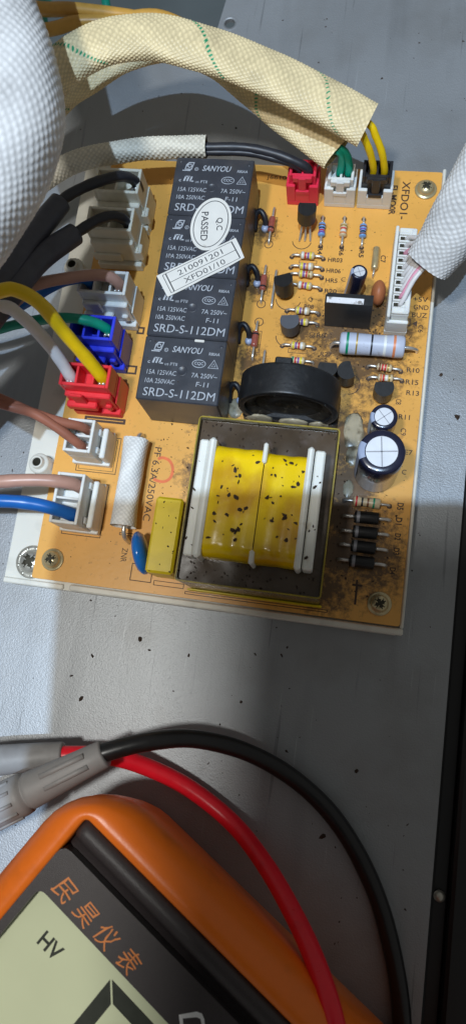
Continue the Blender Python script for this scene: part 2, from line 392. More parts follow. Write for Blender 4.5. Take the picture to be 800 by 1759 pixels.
def braid(name, path, a, b, parent, m, cells, clen, amp=0.22, spc=5, tracer=None, open_end=True, up=(0, 0, 1), loc=None, fade=None):
    """woven sleeve: a tube of elliptical section whose surface is displaced yarn by yarn"""
    P0 = spline(path, 1.0); d = [0.0]
    for i in range(1, len(P0)): d.append(d[-1] + (P0[i] - P0[i - 1]).length)
    Ltot = d[-1]; ns = max(8, int(Ltot / clen * spc)); d = np.array(d); A = np.array([list(p) for p in P0])
    sv = np.linspace(0, Ltot, ns + 1); C = np.stack([np.interp(sv, d, A[:, k]) for k in range(3)], 1)
    ker = 9
    T = np.gradient(C, axis=0); T /= np.linalg.norm(T, axis=1)[:, None]
    U = np.array(up, float); Sd = np.cross(T, U); Sd /= np.linalg.norm(Sd, axis=1)[:, None]; Nn = np.cross(Sd, T)
    nc = cells * spc; th = np.arange(nc) / nc * 2 * np.pi
    f = sv / Ltot
    av = np.array([a(t) if callable(a) else a for t in f]); bv = np.array([b(t) if callable(b) else b for t in f])
    uu = sv[:, None] / clen; vv = th[None, :] / (2 * np.pi) * cells
    h = np.abs(np.sin(np.pi * (uu + vv) / 1.0) * np.sin(np.pi * (uu - vv) / 1.0)) ** 0.8
    h = h * amp + 0.05 * np.sin(sv[:, None] * 0.45 + 3 * th[None, :]) + rng.normal(0, amp * 0.05, h.shape)
    ex = 0.8
    cx = np.sign(np.cos(th)) * np.abs(np.cos(th)) ** ex; sx = np.sign(np.sin(th)) * np.abs(np.sin(th)) ** ex
    X = C[:, None, :] + (av[:, None] * cx[None, :] + h * np.cos(th))[..., None] * Sd[:, None, :] + (bv[:, None] * sx[None, :] + h * np.sin(th))[..., None] * Nn[:, None, :]
    v = X.reshape(-1, 3) * S
    i = np.arange(ns)[:, None]; k = np.arange(nc)[None, :]; k2 = (k + 1) % nc
    q = np.stack([i * nc + k, (i + 1) * nc + k, (i + 1) * nc + k2, i * nc + k2], -1).reshape(-1, 4)
    me = bpy.data.meshes.new(name); me.vertices.add(len(v)); me.vertices.foreach_set('co', v.ravel())
    me.loops.add(q.size); me.loops.foreach_set('vertex_index', q.ravel()); me.polygons.add(len(q))
    me.polygons.foreach_set('loop_start', np.arange(len(q)) * 4); me.polygons.foreach_set('loop_total', np.full(len(q), 4))
    me.polygons.foreach_set('use_smooth', np.ones(len(q), bool)); me.materials.append(m); me.update(calc_edges=True)
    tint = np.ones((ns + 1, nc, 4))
    lo = 0.70 + 0.3 * np.clip(h / amp, 0, 1); tint[..., :3] *= lo[..., None]  # gaps between raised yarns painted darker, as shade held in the colour
    if tracer:
        s0, pitch, adv, cl = tracer
        tt = np.clip(th / np.pi, 0, 1)
        ph = (sv[:, None] - s0 - adv * (1 - th[None, :] / np.pi)) % pitch
        mk = (ph < clen * 0.75) & (np.sin(np.pi * (uu - vv)) ** 2 > 0.55) & (th[None, :] < np.pi)
        tint[mk] = (*cl, 1)
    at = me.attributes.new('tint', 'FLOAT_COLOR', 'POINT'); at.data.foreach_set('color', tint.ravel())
    return put(name, me, parent, (0, 0, 0)) if parent is not None else put(name, me)

# ================================================================== SETTING
PZ = -6.5
pan = MB().plate([[(-130, -190), (100.4, -190), (100.4, 240), (36, 240), (22.6, 176), (21.2, 164), (18.5, 158), (14, 155), (-130, 150)], circ(24.6, 166, 1.55, 20)], PZ - 1.2, PZ)
pan.lathe([(1.6, -0.9), (1.6, 0.06), (2.3, 0.06), (2.5, 0.0)], 24, (24.6, 166, PZ), cap=False)
tag(part('metal_panel', pan, M['panel'], None), kind='structure')
bay = MB().box(-200, 60, 140, 330, -62, -58, 0.5).box(-200, 60, 330, 334, -58, -8, 0.5)
tag(part('dark_bay', bay, M['dark_bay'], None), kind='structure')
fr = MB().box(100.6, 104.2, -190, 240, -12, -7.6, 0.5).box(104.3, 150, -190, 240, -12, -4.6, 0.7)
tag(part('black_frame_strip', fr, M['black_frame'], None), kind='structure')

# ================================================================== TRAY
tray = thing('plastic_tray', 'cream plastic tray lying under the orange circuit board', 'tray', (40, 55, PZ))
tb = MB().plate([rrect(-8.0, 88.7, -1.9, 117.2, 1.6)], PZ + 0.05, -2.6)
part('base_plate', tb, M['tray'], tray)
rm = MB()
rm.box(9.5, 88.7, -1.9, -0.35, -2.7, -1.0, 0.3); rm.box(-8, 7.6, -1.9, -0.5, -2.7, -1.9, 0.3); rm.box(87.85, 88.7, -0.3, 117.2, -2.7, -0.9, 0.3)
part('rim', rm, M['tray'], tray)
def boss(x, y):
    b = MB().lathe([(3.0, 0), (2.75, 0.2), (2.6, 4.4), (2.3, 4.8), (1.75, 4.8), (1.6, 5.0), (1.55, 6.1), (1.35, 6.3), (1.1, 6.1), (1.1, 2.0), (0.1, 2.0)], 26, (x, y, -2.7), cap=False)
    o = part('boss', b, M['tray'], tray)
    part('screw_hole', MB().lathe([(1.08, 0.0), (1.06, 4.6), (1.0, 4.6), (1.0, 0.1), (0.02, 0.1)], 20, (x, y, -1.4), cap=False), M['socket'], o)
    return o
boss(-2.9, 28.0); boss(-4.0, 81.5)
def screw_head(name, x, y, z, r, parent, m, flange=0.0, slot_rot=0.3):
    prof = []
    if flange: prof += [(r + flange, 0), (r + flange, 0.3), (r + flange - 0.25, 0.42), (r * 1.02, 0.46)]
    else: prof += [(r, 0)]
    prof += [(r, 0.9 if flange else 0.5), (r * 0.93, 1.25), (r * 0.78, 1.6), (r * 0.55, 1.85), (r * 0.3, 1.97), (0.02, 2.0)]
    h = part(name, MB().lathe(prof, 30, (x, y, z)), m, parent)
    sl = MB(); k = r * 0.66; t = r * 0.17
    dome = lambda q: float(np.interp(q, [0, .3, .55, .78, .93, 1], [2.0, 1.97, 1.85, 1.6, 1.25, .9]))
    def cross(kk, tt): return [(x + math.cos(slot_rot) * u - math.sin(slot_rot) * v, y + math.sin(slot_rot) * u + math.cos(slot_rot) * v) for u, v in
         ((kk, -tt), (kk, tt), (tt * 1.5, tt * 1.5), (tt, kk), (-tt, kk), (-tt * 1.5, tt * 1.5), (-kk, tt), (-kk, -tt), (-tt * 1.5, -tt * 1.5), (-tt, -kk), (tt, -kk), (tt * 1.5, -tt * 1.5))]
    top = cross(k, t * 1.25); bot = cross(k * 0.55, t * 0.5)
    n = len(top); sl.add([(a, b, z + dome(((a - x) ** 2 + (b - y) ** 2) ** 0.5 / r) + 0.03) for a, b in top] + [(a, b, z + 2.03) for a, b in bot],
        [(i, (i + 1) % n, n + (i + 1) % n, n + i) for i in range(n)] + [tuple(range(n, 2 * n))])
    part('cross_slot', sl, M['socket'], h)
    return h
ws = part('washer', MB().lathe([(4.15, 0), (4.15, 0.35), (3.9, 0.55), (2.6, 0.75), (2.6, 0)], 36, (-1.6, 3.9, -2.7), cap=False), M['steel'], tray)
teeth = MB()
for k in range(9):
    a = 2 * math.pi * k / 9
    teeth.ball((-1.6 + 3.45 * math.cos(a), 3.9 + 3.45 * math.sin(a), -2.1), (0.55, 0.55, 0.25), 8)
part('washer_teeth', teeth, M['steel'], ws)
screw_head('mounting_screw', -1.6, 3.9, -2.3, 2.9, tray, M['steel'], 0.0, 0.75)

# ================================================================== CIRCUIT BOARD
pcb = thing('circuit_board', 'orange circuit board with relays, yellow transformer and sooty parts', 'circuit board', (44, 57, -1.6))
slab = MB().plate([rrect(0.1, 87.7, 0.0, 115.3, 0.5, 3)], -1.6, 0.0)
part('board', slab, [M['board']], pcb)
Z = 0.03
for sx, sy, rt in ((83.9, 110.1, 0.9), (4.6, 4.9, 0.55), (82.8, 4.5, 0.75)):
    screw_head('screw', sx, sy, 0.0, 2.0, pcb, M['screw'], 0.75, rt)

# ---- relays
RX, RY, RP = 23.0, 104.8, 15.64
def relay_print(parent, x, y):
    z = 15.47; W_ = M['print_white']
    d = lambda u, v: (x + u, y - v)
    lg = MB(); lx, ly = d(3.4, 2.45)
    lg.ring([(lx - 1.0, ly - 1.0), (lx + 0.75, ly - 1.0), (lx + 1.25, ly + 1.1), (lx - 0.15, ly + 1.1), (lx - 0.75, ly + 0.4)], 0.34, z)
    lg.line((lx - 1.5, ly - 1.2), (lx + 0.5, ly - 1.2), 0.26, z); lg.ring(circ(lx + 0.15, ly + 0.1, 0.55, 12), 0.2, z)
    rx, ry = d(5.35, 3.2); lg.ring(circ(rx, ry, 0.48, 14), 0.12, z)
    ex, ey = d(13.4, 5.9); lg.ring(circ(ex, ey, 1.6, 28, 1.0), 0.17, z)
    tx, ty = d(16.8, 5.8); lg.ring([(tx - 1.25, ty - 1.0), (tx + 1.25, ty - 1.0), (tx, ty + 1.15)], 0.24, z)
    lg.ring([(tx - 0.55, ty - 0.6), (tx + 0.55, ty - 0.6), (tx, ty + 0.3)], 0.16, z)
    ux, uy = d(3.6, 6.0)
    for k in range(3): lg.line((ux - 0.9 + 0.75 * k, uy - 0.55), (ux - 0.55 + 0.75 * k, uy + 0.75), 0.42, z)
    lg.line((ux - 0.6, uy + 0.72), (ux + 0.5, uy + 0.72), 0.3, z); lg.line((ux + 0.6, uy - 0.5), (ux + 1.5, uy - 0.5), 0.3, z)
    o = part('printed_marks', lg, W_, parent)
    o.name = 'printed_marks'
    for t, h, wd, u, v, sh, bo in (('SANYOU', 1.5, 7.1, 10.3, 2.85, 0.28, 0.012), ('R80AA', 0.72, 2.5, 16.6, 3.35, 0.1, 0.01), ('R', 0.5, 0.35, 5.35, 3.2, 0, 0),
             ('c', 0.6, 0.55, 1.75, 6.4, 0, 0.01), ('us PTII', 0.75, 2.9, 7.0, 6.55, 0.0, 0.0), ('CQC', 0.85, 2.1, 13.4, 5.9, 0, 0.015),
             ('15A 125VAC', 1.12, 6.9, 5.1, 8.75, 0.06, 0.0), ('7A 250V~', 1.12, 5.9, 15.1, 8.75, 0.06, 0.0), ('10A 250VAC', 1.12, 6.9, 5.0, 10.85, 0.06, 0.0),
             ('F-11', 1.12, 2.9, 14.9, 10.85, 0.06, 0.0), ('SRD-S-112DM', 2.0, 16.7, 9.9, 13.55, 0.05, 0.0)):
        px, py = d(u, v); text('printed_text', t, h, px, py, z, parent, W_, wd, 0, bo, sh)
for k in range(4):
    x0 = RX; y1 = RY - k * RP
    rb = MB().box(x0, x0 + 19.1, y1 - RP + 0.12, y1, 0.3, 15.44, 0.28)
    rl = part('relay', rb, M['relay'], pcb)
    dm = MB().lathe([(1.25, 0.0), (1.2, 0.10), (1.0, 0.13), (0.9, 0.04), (0.03, 0.02)], 22, (x0 + 9.8, y1 - 8.0, 15.43), cap=False)
    dm.lathe([(0.42, 0), (0.36, 0.1), (0.02, 0.1)], 12, (x0 + 18.0, y1 - 1.5, 15.43), cap=False)
    dm.lathe([(0.42, 0), (0.36, 0.1), (0.02, 0.1)], 12, (x0 + 1.2, y1 - 1.2, 15.43), cap=False)
    part('moulded_dimples', dm, M['relay'], rl)
    relay_print(rl, x0, y1)
# chip in the relay joint
part('white_chip', MB().box(34.6, 36.9, 57.15, 57.75, 15.3, 15.75, 0.15), M['sticker'], pcb, (0, 0, 0))

# ---- stickers on the relays
st = MB().prism([(34.0 + 4.75 * math.cos(t) * math.cos(.1) + 6.95 * math.sin(t) * math.sin(.1), 87.1 - 4.75 * math.cos(t) * math.sin(.1) + 6.95 * math.sin(t) * math.cos(.1)) for t in [2 * math.pi * i / 48 for i in range(48)]], 15.48, 15.62)
qc = part('round_sticker', st, M['sticker'], pcb); qc['label'] = 'white oval sticker reading QC PASSED'
rg = MB().ring([(34.0 + 4.1 * math.cos(t) * math.cos(.1) + 6.2 * math.sin(t) * math.sin(.1), 87.1 - 4.1 * math.cos(t) * math.sin(.1) + 6.2 * math.sin(t) * math.cos(.1)) for t in [2 * math.pi * i / 48 for i in range(48)]], 0.2, 15.65)
part('printed_ring', rg, M['ink'], qc)
rq = -math.pi / 2 + 0.10
text('printed_text', 'Q.C', 1.7, 36.0, 87.2, 15.65, qc, M['ink'], 3.3, rq, 0.012)
text('printed_text', 'PASSED', 1.7, 32.6, 86.4, 15.65, qc, M['ink'], 7.6, rq, 0.012)
def rt(u, v, cx, cy, a): return (cx + u * math.cos(a) - v * math.sin(a), cy + u * math.sin(a) + v * math.cos(a))
sa = math.radians(33.2); scx, scy = 33.4, 75.9
edge = [(-10.2, -3.2), (-6, -3.3), (-1, -3.15), (4, -3.25), (9.8, -2.9), (10.1, 0.1), (10.2, 2.7), (5, 2.85), (0, 2.75), (-6, 2.9), (-10.3, 3.0), (-10.25, 0)]
ss = part('serial_sticker', MB().prism([rt(u, v, scx, scy, sa) for u, v in edge], 15.64, 15.78), M['sticker'], pcb); ss['label'] = 'white strip sticker with a printed serial number'
sl = MB(); zz = 15.80
for a_, b_, t_ in (((-9.0, 2.4), (-9.0, -2.7), .16), ((-8.2, 2.4), (-8.2, -2.7), .3), ((8.9, 2.3), (8.9, -2.5), .3), ((-8.2, -0.15), (8.9, -0.15), .14), ((-9.0, 2.4), (8.9, 2.3), .12), ((-9, -2.7), (8.9, -2.5), .12)):
    sl.line(rt(*a_, scx, scy, sa), rt(*b_, scx, scy, sa), t_, zz)
part('printed_lines', sl, M['ink'], ss)
px, py = rt(0.2, 1.1, scx, scy, sa); text('printed_text', '210091201', 1.35, px, py, zz, ss, M['ink'], 11.5, sa)
px, py = rt(0.2, -1.45, scx, scy, sa); text('printed_text', 'XFD01/10', 1.35, px, py, zz, ss, M['ink'], 10.5, sa)

# ---- black loops beside the relays
for k, (ex_, ey_) in enumerate(((44.6, 96.4), (44.5, 80.9), (44.5, 65.2), (43.9, 49.5))):
    lp = part('wire_loop', MB().tube([(41.9, ey_ - 0.6, 0.3), (42.0, ey_ + 2.2, 2.6), (43.2, ey_ + 3.1, 3.4), (44.5, ey_ + 1.8, 2.6), (44.7, ey_ + 0.5, 0.9)], 0.72, 10, 0.5), M['black_nylon'], pcb)
    part('grey_tip', MB().lathe([(0.95, 0), (0.95, 1.1), (0.7, 1.5), (0.05, 1.6)], 14, (44.6, ey_ - 0.1, 0)), M['cap_stripe'], lp)

# ---- transformer
tx0, tx1, ty0, ty1 = 39.4, 69.7, 2.3, 38.3
tr = part('transformer', MB().plate([rrect(tx0, tx1, ty0, ty1, 0.8, 4), rrect(tx0 + .4, tx1 - .4, ty0 + .4, ty1 - .4, 0.5, 4)], 0.3, 19.6), M['shell'], pcb)
tr['label'] = 'potted transformer with yellow taped coil and white flanges'
part('shell_rim', MB().plate([rrect(tx0 - .05, tx1 + .05, ty0 - .05, ty1 + .05, 0.85, 4), rrect(tx0 + .22, tx1 - .22, ty0 + .22, ty1 - .22, 0.5, 4)], 19.6, 19.9), M['rim'], tr)
part('foot_strip', MB().box(tx0 - 0.4, tx1 + 0.3, ty0 - 0.55, ty0 - 0.05, 0.02, 3.0, 0.2), M['yellow_box'], tr)
pt = MB(); nx, ny = 40, 46; hv = []
for j in range(ny + 1):
    for i in range(nx + 1):
        u = tx0 + .5 + (tx1 - tx0 - 1) * i / nx; v = ty0 + .5 + (ty1 - ty0 - 1) * j / ny
        hv.append((u, v, 18.5 + 0.12 * math.sin(u * .7 + 1) * math.sin(v * .5) + 0.03 * random.random()))
pt.add(hv, [(j * (nx + 1) + i, j * (nx + 1) + i + 1, (j + 1) * (nx + 1) + i + 1, (j + 1) * (nx + 1) + i) for j in range(ny) for i in range(nx)], 0, True)
part('potting', pt, M['potting'], tr)
def barrel(x0, x1, y0, y1, zt, r, zb=17.5, seg=8, nl=14, sag=0.25):
    prof = [(y0, zb)] + [(y0 + r - r * math.cos(t), zt - r + r * math.sin(t)) for t in [math.pi / 2 * i / seg for i in range(seg + 1)]] + \
           [(y1 - r + r * math.sin(t), zt - r + r * math.cos(t)) for t in [math.pi / 2 * i / seg for i in range(seg + 1)]] + [(y1, zb)]
    m = MB(); v = []; n = len(prof)
    for i in range(nl + 1):
        f = i / nl; dz = -sag * math.sin(f * math.pi) + 0.05 * math.sin(i * 1.3)
        for y, z in prof:
            yy = y + (dz if y > (y0 + y1) / 2 else -dz) * 0.5
            v.append((x0 + (x1 - x0) * f, yy, z + dz + 0.12 * math.sin(y * 0.9 + i)))
    m.add(v, [(i * n + k, (i + 1) * n + k, (i + 1) * n + k + 1, i * n + k + 1) for i in range(nl) for k in range(n - 1)], 0, True)
    return m
part('coil', barrel(44.7, 55.15, 7.6, 31.4, 24.6, 2.9), M['yellow_tape'], tr)
part('coil', barrel(55.3, 63.9, 7.6, 31.0, 24.2, 2.9), M['yellow_tape'], tr)
for fx0, fx1, zt in ((41.2, 43.2, 24.0), (65.3, 67.4, 24.0)): part('flange', MB().box(fx0, fx1, 7.3, 32.0, 16.5, zt, 0.35), M['bobbin'], tr)
for fx0, fx1, zt in ((43.4, 44.9, 25.4), (63.8, 65.1, 25.4)): part('flange', MB().box(fx0, fx1, 7.0, 32.2, 16.5, zt, 0.5), M['bobbin'], tr)
part('divider', MB().box(54.8, 55.7, 6.9, 9.8, 16.5, 25.6, 0.35).box(54.8, 55.7, 27.8, 32.1, 16.5, 25.6, 0.35), M['bobbin'], tr)

# ---- ring core
rc = part('ring_core', MB().lathe([(9.9, 0.3), (9.9, 0.6), (9.9, 6.6), (9.9, 6.95), (9.98, 7.1), (10.15, 7.15), (11.0, 7.15), (11.25, 7.1), (11.36, 6.95), (11.38, 6.6), (11.38, 0.6), (11.36, 0.2), (11.1, 0.0), (10.8, 0.0), (10.2, 0.0), (9.9, 0.3)], 64, (57.4, 51.2, 11.2), (0, -1, 0), cap=False), M['ferrite'], pcb)
rc['label'] = 'black ring core standing on edge behind the transformer'
part('winding', MB().lathe([(9.95, 0.5), (8.6, 0.9), (7.2, 3.0), (7.4, 5.2), (8.8, 6.2), (9.95, 6.4)], 40, (57.4, 51.2, 11.2), (0, -1, 0), cap=False), M['soot'], rc)
part('stand', MB().box(46.2, 68.8, 44.3, 51.0, 0.02, 4.5, 0.5), M['ferrite'], rc)
part('inner_core', MB().lathe([(9.6, 0.0), (9.6, 4.2), (8.2, 4.9), (5.0, 5.3), (3.0, 4.6), (0.1, 4.4)], 40, (57.4, 50.8, 11.2), (0, -1, 0)), M['soot'], rc)
part('top_tab', MB().box(54.3, 58.0, 50.6, 52.3, 18.5, 22.6, 0.3), M['ferrite'], rc)

# ---- electrolytic capacitors
def ecap(x, y, r, h, top=None, turn=0.0):
    base = Vector((x, y, 0)); tp = Vector(top) if top else Vector((x, y, h)); ax = (tp - base); L = ax.length
    c = part('capacitor', MB().lathe([(r * .93, 0.2), (r * .93, 0.6), (r, 1.0), (r, L - 0.7), (r * .97, L - 0.25), (r * .88, L), (r * .68, L - 0.02)], 36, base, ax, cap=False), M['cap'], pcb)
    part('can_top', MB().lathe([(r * .70, L - 1.0), (r * .70, L - 0.12)], 32, base, ax, None, False), M['aluminium'], c)
    gr = MB()
    for q in (0, 1):
        a = turn + q * math.pi / 2; e = r * .66
        gr.line((-e * math.cos(a), -e * math.sin(a)), (e * math.cos(a), e * math.sin(a)), r * 0.055, L + 0.02 - 0.10)
    rotq = Vector((0, 0, 1)).rotation_difference(ax); gr.v = [tuple(base + rotq @ Vector(p)) for p in gr.v]
    part('vent_score', gr, M['groove'], c)
    st_ = MB(); n = 7; v = []
    for i in range(n + 1):
        a = math.pi - 0.42 + 0.84 * i / n
        for rr, zz_ in ((r * 1.01, 1.2), (r * 1.01, L - 0.7), (r * .985, L - 0.2), (r * .89, L + 0.04), (r * .72, L + 0.02)):
            v.append(base + rotq @ Vector((rr * math.cos(a + turn * .2), rr * math.sin(a + turn * .2), zz_)))
    st_.add(v, [(i * 5 + k, (i + 1) * 5 + k, (i + 1) * 5 + k + 1, i * 5 + k + 1) for i in range(n) for k in range(4)], 0, True)
    part('polarity_stripe', st_, M['cap_stripe'], c)
    return c
ecap(78.8, 34.9, 4.95, 18, turn=0.12)['label'] = 'largest navy electrolytic capacitor, silver top'
ecap(78.9, 45.1, 3.05, 11, turn=0.7); ecap(68.4, 79.0, 2.0, 11, (69.8, 80.0, 11), turn=0.4)

# ---- film capacitor, varistor, fuse, brown disc
fc = part('film_capacitor', MB().box(30.7, 37.0, 3.9, 21.2, 0.6, 12.0, 0.55), M['yellow_box'], pcb)
part('epoxy_fill', MB().box(30.9, 36.8, 4.1, 21.0, 0.02, 0.75, 0.1), M['rim'], fc)
va_ = Vector((3.2, -9.4, 0)).normalized()
vd = MB().lathe([(0.05, -1.75), (2.6, -1.6), (4.2, -1.2), (5.0, -0.45), (5.15, 0.0), (5.0, 0.45), (4.2, 1.2), (2.6, 1.6), (0.05, 1.75)], 36, (27.7, 8.6, 5.6), (-va_.y, va_.x, 0), cap=False)
vz = part('varistor', vd, M['blue_disc'], pcb)
part('lead', MB().cyl((26.5, 12.0, 0), (26.6, 11.8, 2.5), 0.35, n=8), M['metal'], vz); part('lead', MB().cyl((28.9, 5.1, 0), (28.8, 5.4, 2.5), 0.35, n=8), M['metal'], vz)
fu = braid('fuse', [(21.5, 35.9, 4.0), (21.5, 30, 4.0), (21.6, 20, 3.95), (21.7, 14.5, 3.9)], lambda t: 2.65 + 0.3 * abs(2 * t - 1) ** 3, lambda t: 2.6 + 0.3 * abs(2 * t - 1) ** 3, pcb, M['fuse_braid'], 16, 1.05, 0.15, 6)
fu['label'] = 'fuse in a white woven sleeve'
part('fuse_body', MB().cyl((21.5, 35.4, 4.0), (21.7, 15.0, 3.9), 2.3, n=20), M['ivory_nylon'], fu)
part('lead', MB().tube([(21.7, 35, 4), (21.8, 36.8, 3.8), (21.8, 37.8, 2.4), (21.8, 37.9, 0)], 0.55, 10, 0.5), M['metal'], fu)
part('lead', MB().tube([(22, 15, 4), (22.1, 13.2, 3.8), (22.3, 12.0, 2.6), (22.7, 11.4, 0)], 0.55, 10, 0.5), M['metal'], fu)
bd = part('disc_capacitor', MB().ball((74.9, 79.3, 3.0), (1.75, 3.0, 3.0), 20), M['brown_disc'], pcb)
part('lead', MB().cyl((74.9, 81, 0), (74.9, 81, 1), 0.3, n=8), M['metal'], bd)

# ---- flat black power module with a white strip
pm = part('power_module', MB().prism([(62.7, 71.0), (73.7, 71.0), (73.7, 73.6), (63.3, 73.6), (62.7, 73.0)], 0.2, 11.9), M['to92'], pcb)
part('white_strip', MB().box(63.1, 71.6, 71.05, 72.5, 11.9, 12.1, 0.05), M['white_strip'], pm)

# ---- power resistor
PRM = [M['r_grey'], M['b_green'], M['b_gold'], M['b_black'], M['b_white'], M['b_orange'], M['metal']]
prof = [(0.9, 0.0), (2.3, 0.15), (2.6, 0.5), (2.65, 1.6), (2.65, 2.2), (2.62, 3.9), (2.58, 4.3), (2.5, 7.4), (2.5, 7.85), (2.5, 10.4), (2.52, 11.0), (2.62, 12.6), (2.65, 13.2), (2.6, 14.9), (2.3, 15.3), (0.9, 15.4)]
pr = part('power_resistor', MB().lathe(prof, 28, (67.0, 65.3, 3.4), (1, 0.01, 0), [0, 0, 0, 1, 0, 2, 0, 3, 0, 4, 0, 5, 0, 0, 0]), PRM, pcb)
part('lead', MB().tube([(67.2, 65.3, 3.4), (65.9, 65.3, 3.2), (65.0, 65.4, 1.5), (64.9, 65.4, 0)], 0.42, 10, 0.4), M['metal'], pr)
part('lead', MB().tube([(82.2, 65.4, 3.4), (84.0, 65.5, 3.0), (85.4, 65.9, 1.4), (85.6, 66.0, 0)], 0.42, 10, 0.4), M['metal'], pr)

# ---- small resistors
LEAD = {}
def resistor(x, y, rot, bands, body='r_tan', span=4.0, L=3.6, r=0.85, name='resistor'):
    h = L / 2; keys = [body] + bands; mats = [M[k] for k in keys]
    prof = [(0.35, -h), (r * .95, -h + .15), (r * 1.08, -h + .35)]; mis = [0, 0]
    pos = [-h + .45 + i * (L - 0.9) / max(1, len(bands)) for i in range(len(bands))]
    for i, p in enumerate(pos):
        rr = r * (1.08 if i in (0, len(bands) - 1) else 0.9)
        prof += [(rr, p), (rr, p + 0.42)]; mis += [0, i + 1]
    prof += [(r * 1.08, h - .35), (r * .95, h - .15), (0.35, h)]; mis += [0, 0, 0]
    o = part(name, MB().lathe(prof, 14, (0, 0, 0), (1, 0, 0), mis), mats, pcb, (x, y, 1.15 + random.uniform(-.05, .3)), rot + random.uniform(-.05, .05))
    k = (L, span)
    if k not in LEAD:
        LEAD[k] = [MB().tube([(s * h, 0, 0), (s * (span - 0.9), 0, 0), (s * (span - .15), 0, -.25), (s * span, 0, -1.15)], 0.3, 8, 0.4).mesh('lead', M['metal']) for s in (-1, 1)]
    if 'pads' not in LEAD: LEAD['pads'] = {}
    if k not in LEAD['pads']: LEAD['pads'][k] = [MB().flat([(a + random.uniform(-.08, .08), b) for a, b in circ(s * span, 0, 0.62, 14)], -1.13).mesh('solder_pad', M['print_dark']) for s in (-1, 1)]
    for me in LEAD['pads'][k]:
        l = bpy.data.objects.new('solder_pad', me); col.objects.link(l); l.parent = o; ORI[l] = ORI[o]
    for me in LEAD[k]:
        l = bpy.data.objects.new('lead', me); col.objects.link(l); l.parent = o; ORI[l] = ORI[o]
    return o
H = math.pi / 2
resistor(59.15, 96.6, H, ['b_violet', 'b_red', 'b_black', 'b_brown'], 'r_blue', 4.0); resistor(64.55, 96.8, H, ['b_orange', 'b_white', 'b_red', 'b_gold'], 'r_tan', 4.0)
resistor(69.45, 96.9, H, ['b_brown', 'b_black', 'b_violet', 'b_brown'], 'r_blue', 4.0)
for x, y, bd_ in ((56.4, 89.1, ['b_white', 'b_red', 'b_violet', 'b_yellow']), (56.5, 86.1, ['b_yellow', 'b_violet', 'b_orange', 'b_white']), (56.6, 83.9, ['b_yellow', 'b_violet', 'b_red', 'b_gold']),
                 (56.7, 80.9, ['b_white', 'b_red', 'b_violet', 'b_yellow']), (57.0, 74.0, ['b_yellow', 'b_violet', 'b_brown', 'b_white']), (57.0, 71.0, ['b_white', 'b_red', 'b_violet', 'b_yellow']),
                 (57.0, 64.8, ['b_yellow', 'b_violet', 'b_red', 'b_white']), (57.3, 60.9, ['b_green', 'b_red', 'b_violet', 'b_yellow']), (78.3, 60.8, ['b_brown', 'b_red', 'b_red', 'b_gold']), (78.8, 58.2, ['b_orange', 'b_red', 'b_white', 'b_gold'])):
    resistor(x, y, -0.03, bd_, 'r_tan', 3.95)
resistor(77.6, 27.3, -0.02, ['b_red', 'b_black', 'b_brown', 'b_green'], 'r_tan', 5.2, 6.2, 1.15)
# film of metal wire jumpers
for x, y0, y1 in ((49.05, 74.8, 84.8), (49.0, 57.0, 63.0)):
    part('jumper_wire', MB().tube([(x, y0, 0), (x, y0 + .3, .8), (x, (y0 + y1) / 2, .9), (x, y1 - .3, .8), (x, y1, 0)], 0.32, 8, 0.6), M['metal'], pcb)
jw = part('crystal', MB().lathe([(0.5, 0), (0.85, .3), (0.9, 5.6), (0.6, 6.2)], 14, (73.3, 92.6, 1.2), (0, -1, 0)), M['screw'], pcb)
part('lead', MB().tube([(73.3, 86.4, 1.2), (73.2, 85.2, 1.0), (73.2, 84.9, 0)], 0.25, 8, 0.4), M['metal'], jw)

# ---- glass and rectifier diodes
def diode(x, y, rot):
    o = part('glass_diode', MB().lathe([(0.3, -2.1), (0.8, -1.9), (0.85, -1.4), (0.85, 1.0), (0.85, 1.45), (0.85, 1.7), (0.7, 1.95), (0.3, 2.1)], 14, (0, 0, 0), (1, 0, 0), [0, 0, 0, 1, 0, 0, 0]), [M['glass'], M['b_black']], pcb, (x, y, 1.1), rot)
    for s in (-1, 1):
        part('lead', MB().tube([(s * 2.0, 0, 0), (s * 4.0, 0, 0), (s * 4.9, 0, -.3), (s * 5.1, 0, -1.1)], 0.3, 8, 0.4), M['metal'], o, (0, 0, 0), 0, False)
    return o
diode(46.2, 97.4, -H - 0.02); diode(46.25, 81.0, -H); diode(46.15, 65.6, H)
pads = MB()
for x, y in ((46.0, 92.4), (46.3, 75.7), (46.4, 70.8)): pads.ring(circ(x, y, 1.15, 22), 0.2, Z)
part('printed_pads', pads, M['print_dark'], pcb)
d0 = None
for y in (23.7, 20.2, 16.8, 13.3):
    if d0 is None:
        d0 = part('rectifier_diode', MB().lathe([(0.5, -2.75), (1.35, -2.7), (1.4, -2.5), (1.4, -2.2), (1.4, -1.5), (1.4, 2.6), (1.35, 2.75), (0.5, 2.78)], 20, (0, 0, 0), (1, 0, 0), [0, 0, 0, 1, 0, 0, 0]), [M['to92'], M['groove']], pcb, (77.8, y, 1.5), 0.02)
        for s in (-1, 1): part('lead', MB().tube([(s * 2.7, 0, 0), (s * 4.4, 0, 0), (s * 5.2, 0, -.3), (s * 5.5, 0, -1.5)], 0.42, 8, 0.4), M['metal'], d0, (0, 0, 0), 0, False)
    else: copy_part(d0, pcb, (77.8, y, 1.5), random.uniform(-.02, .02))

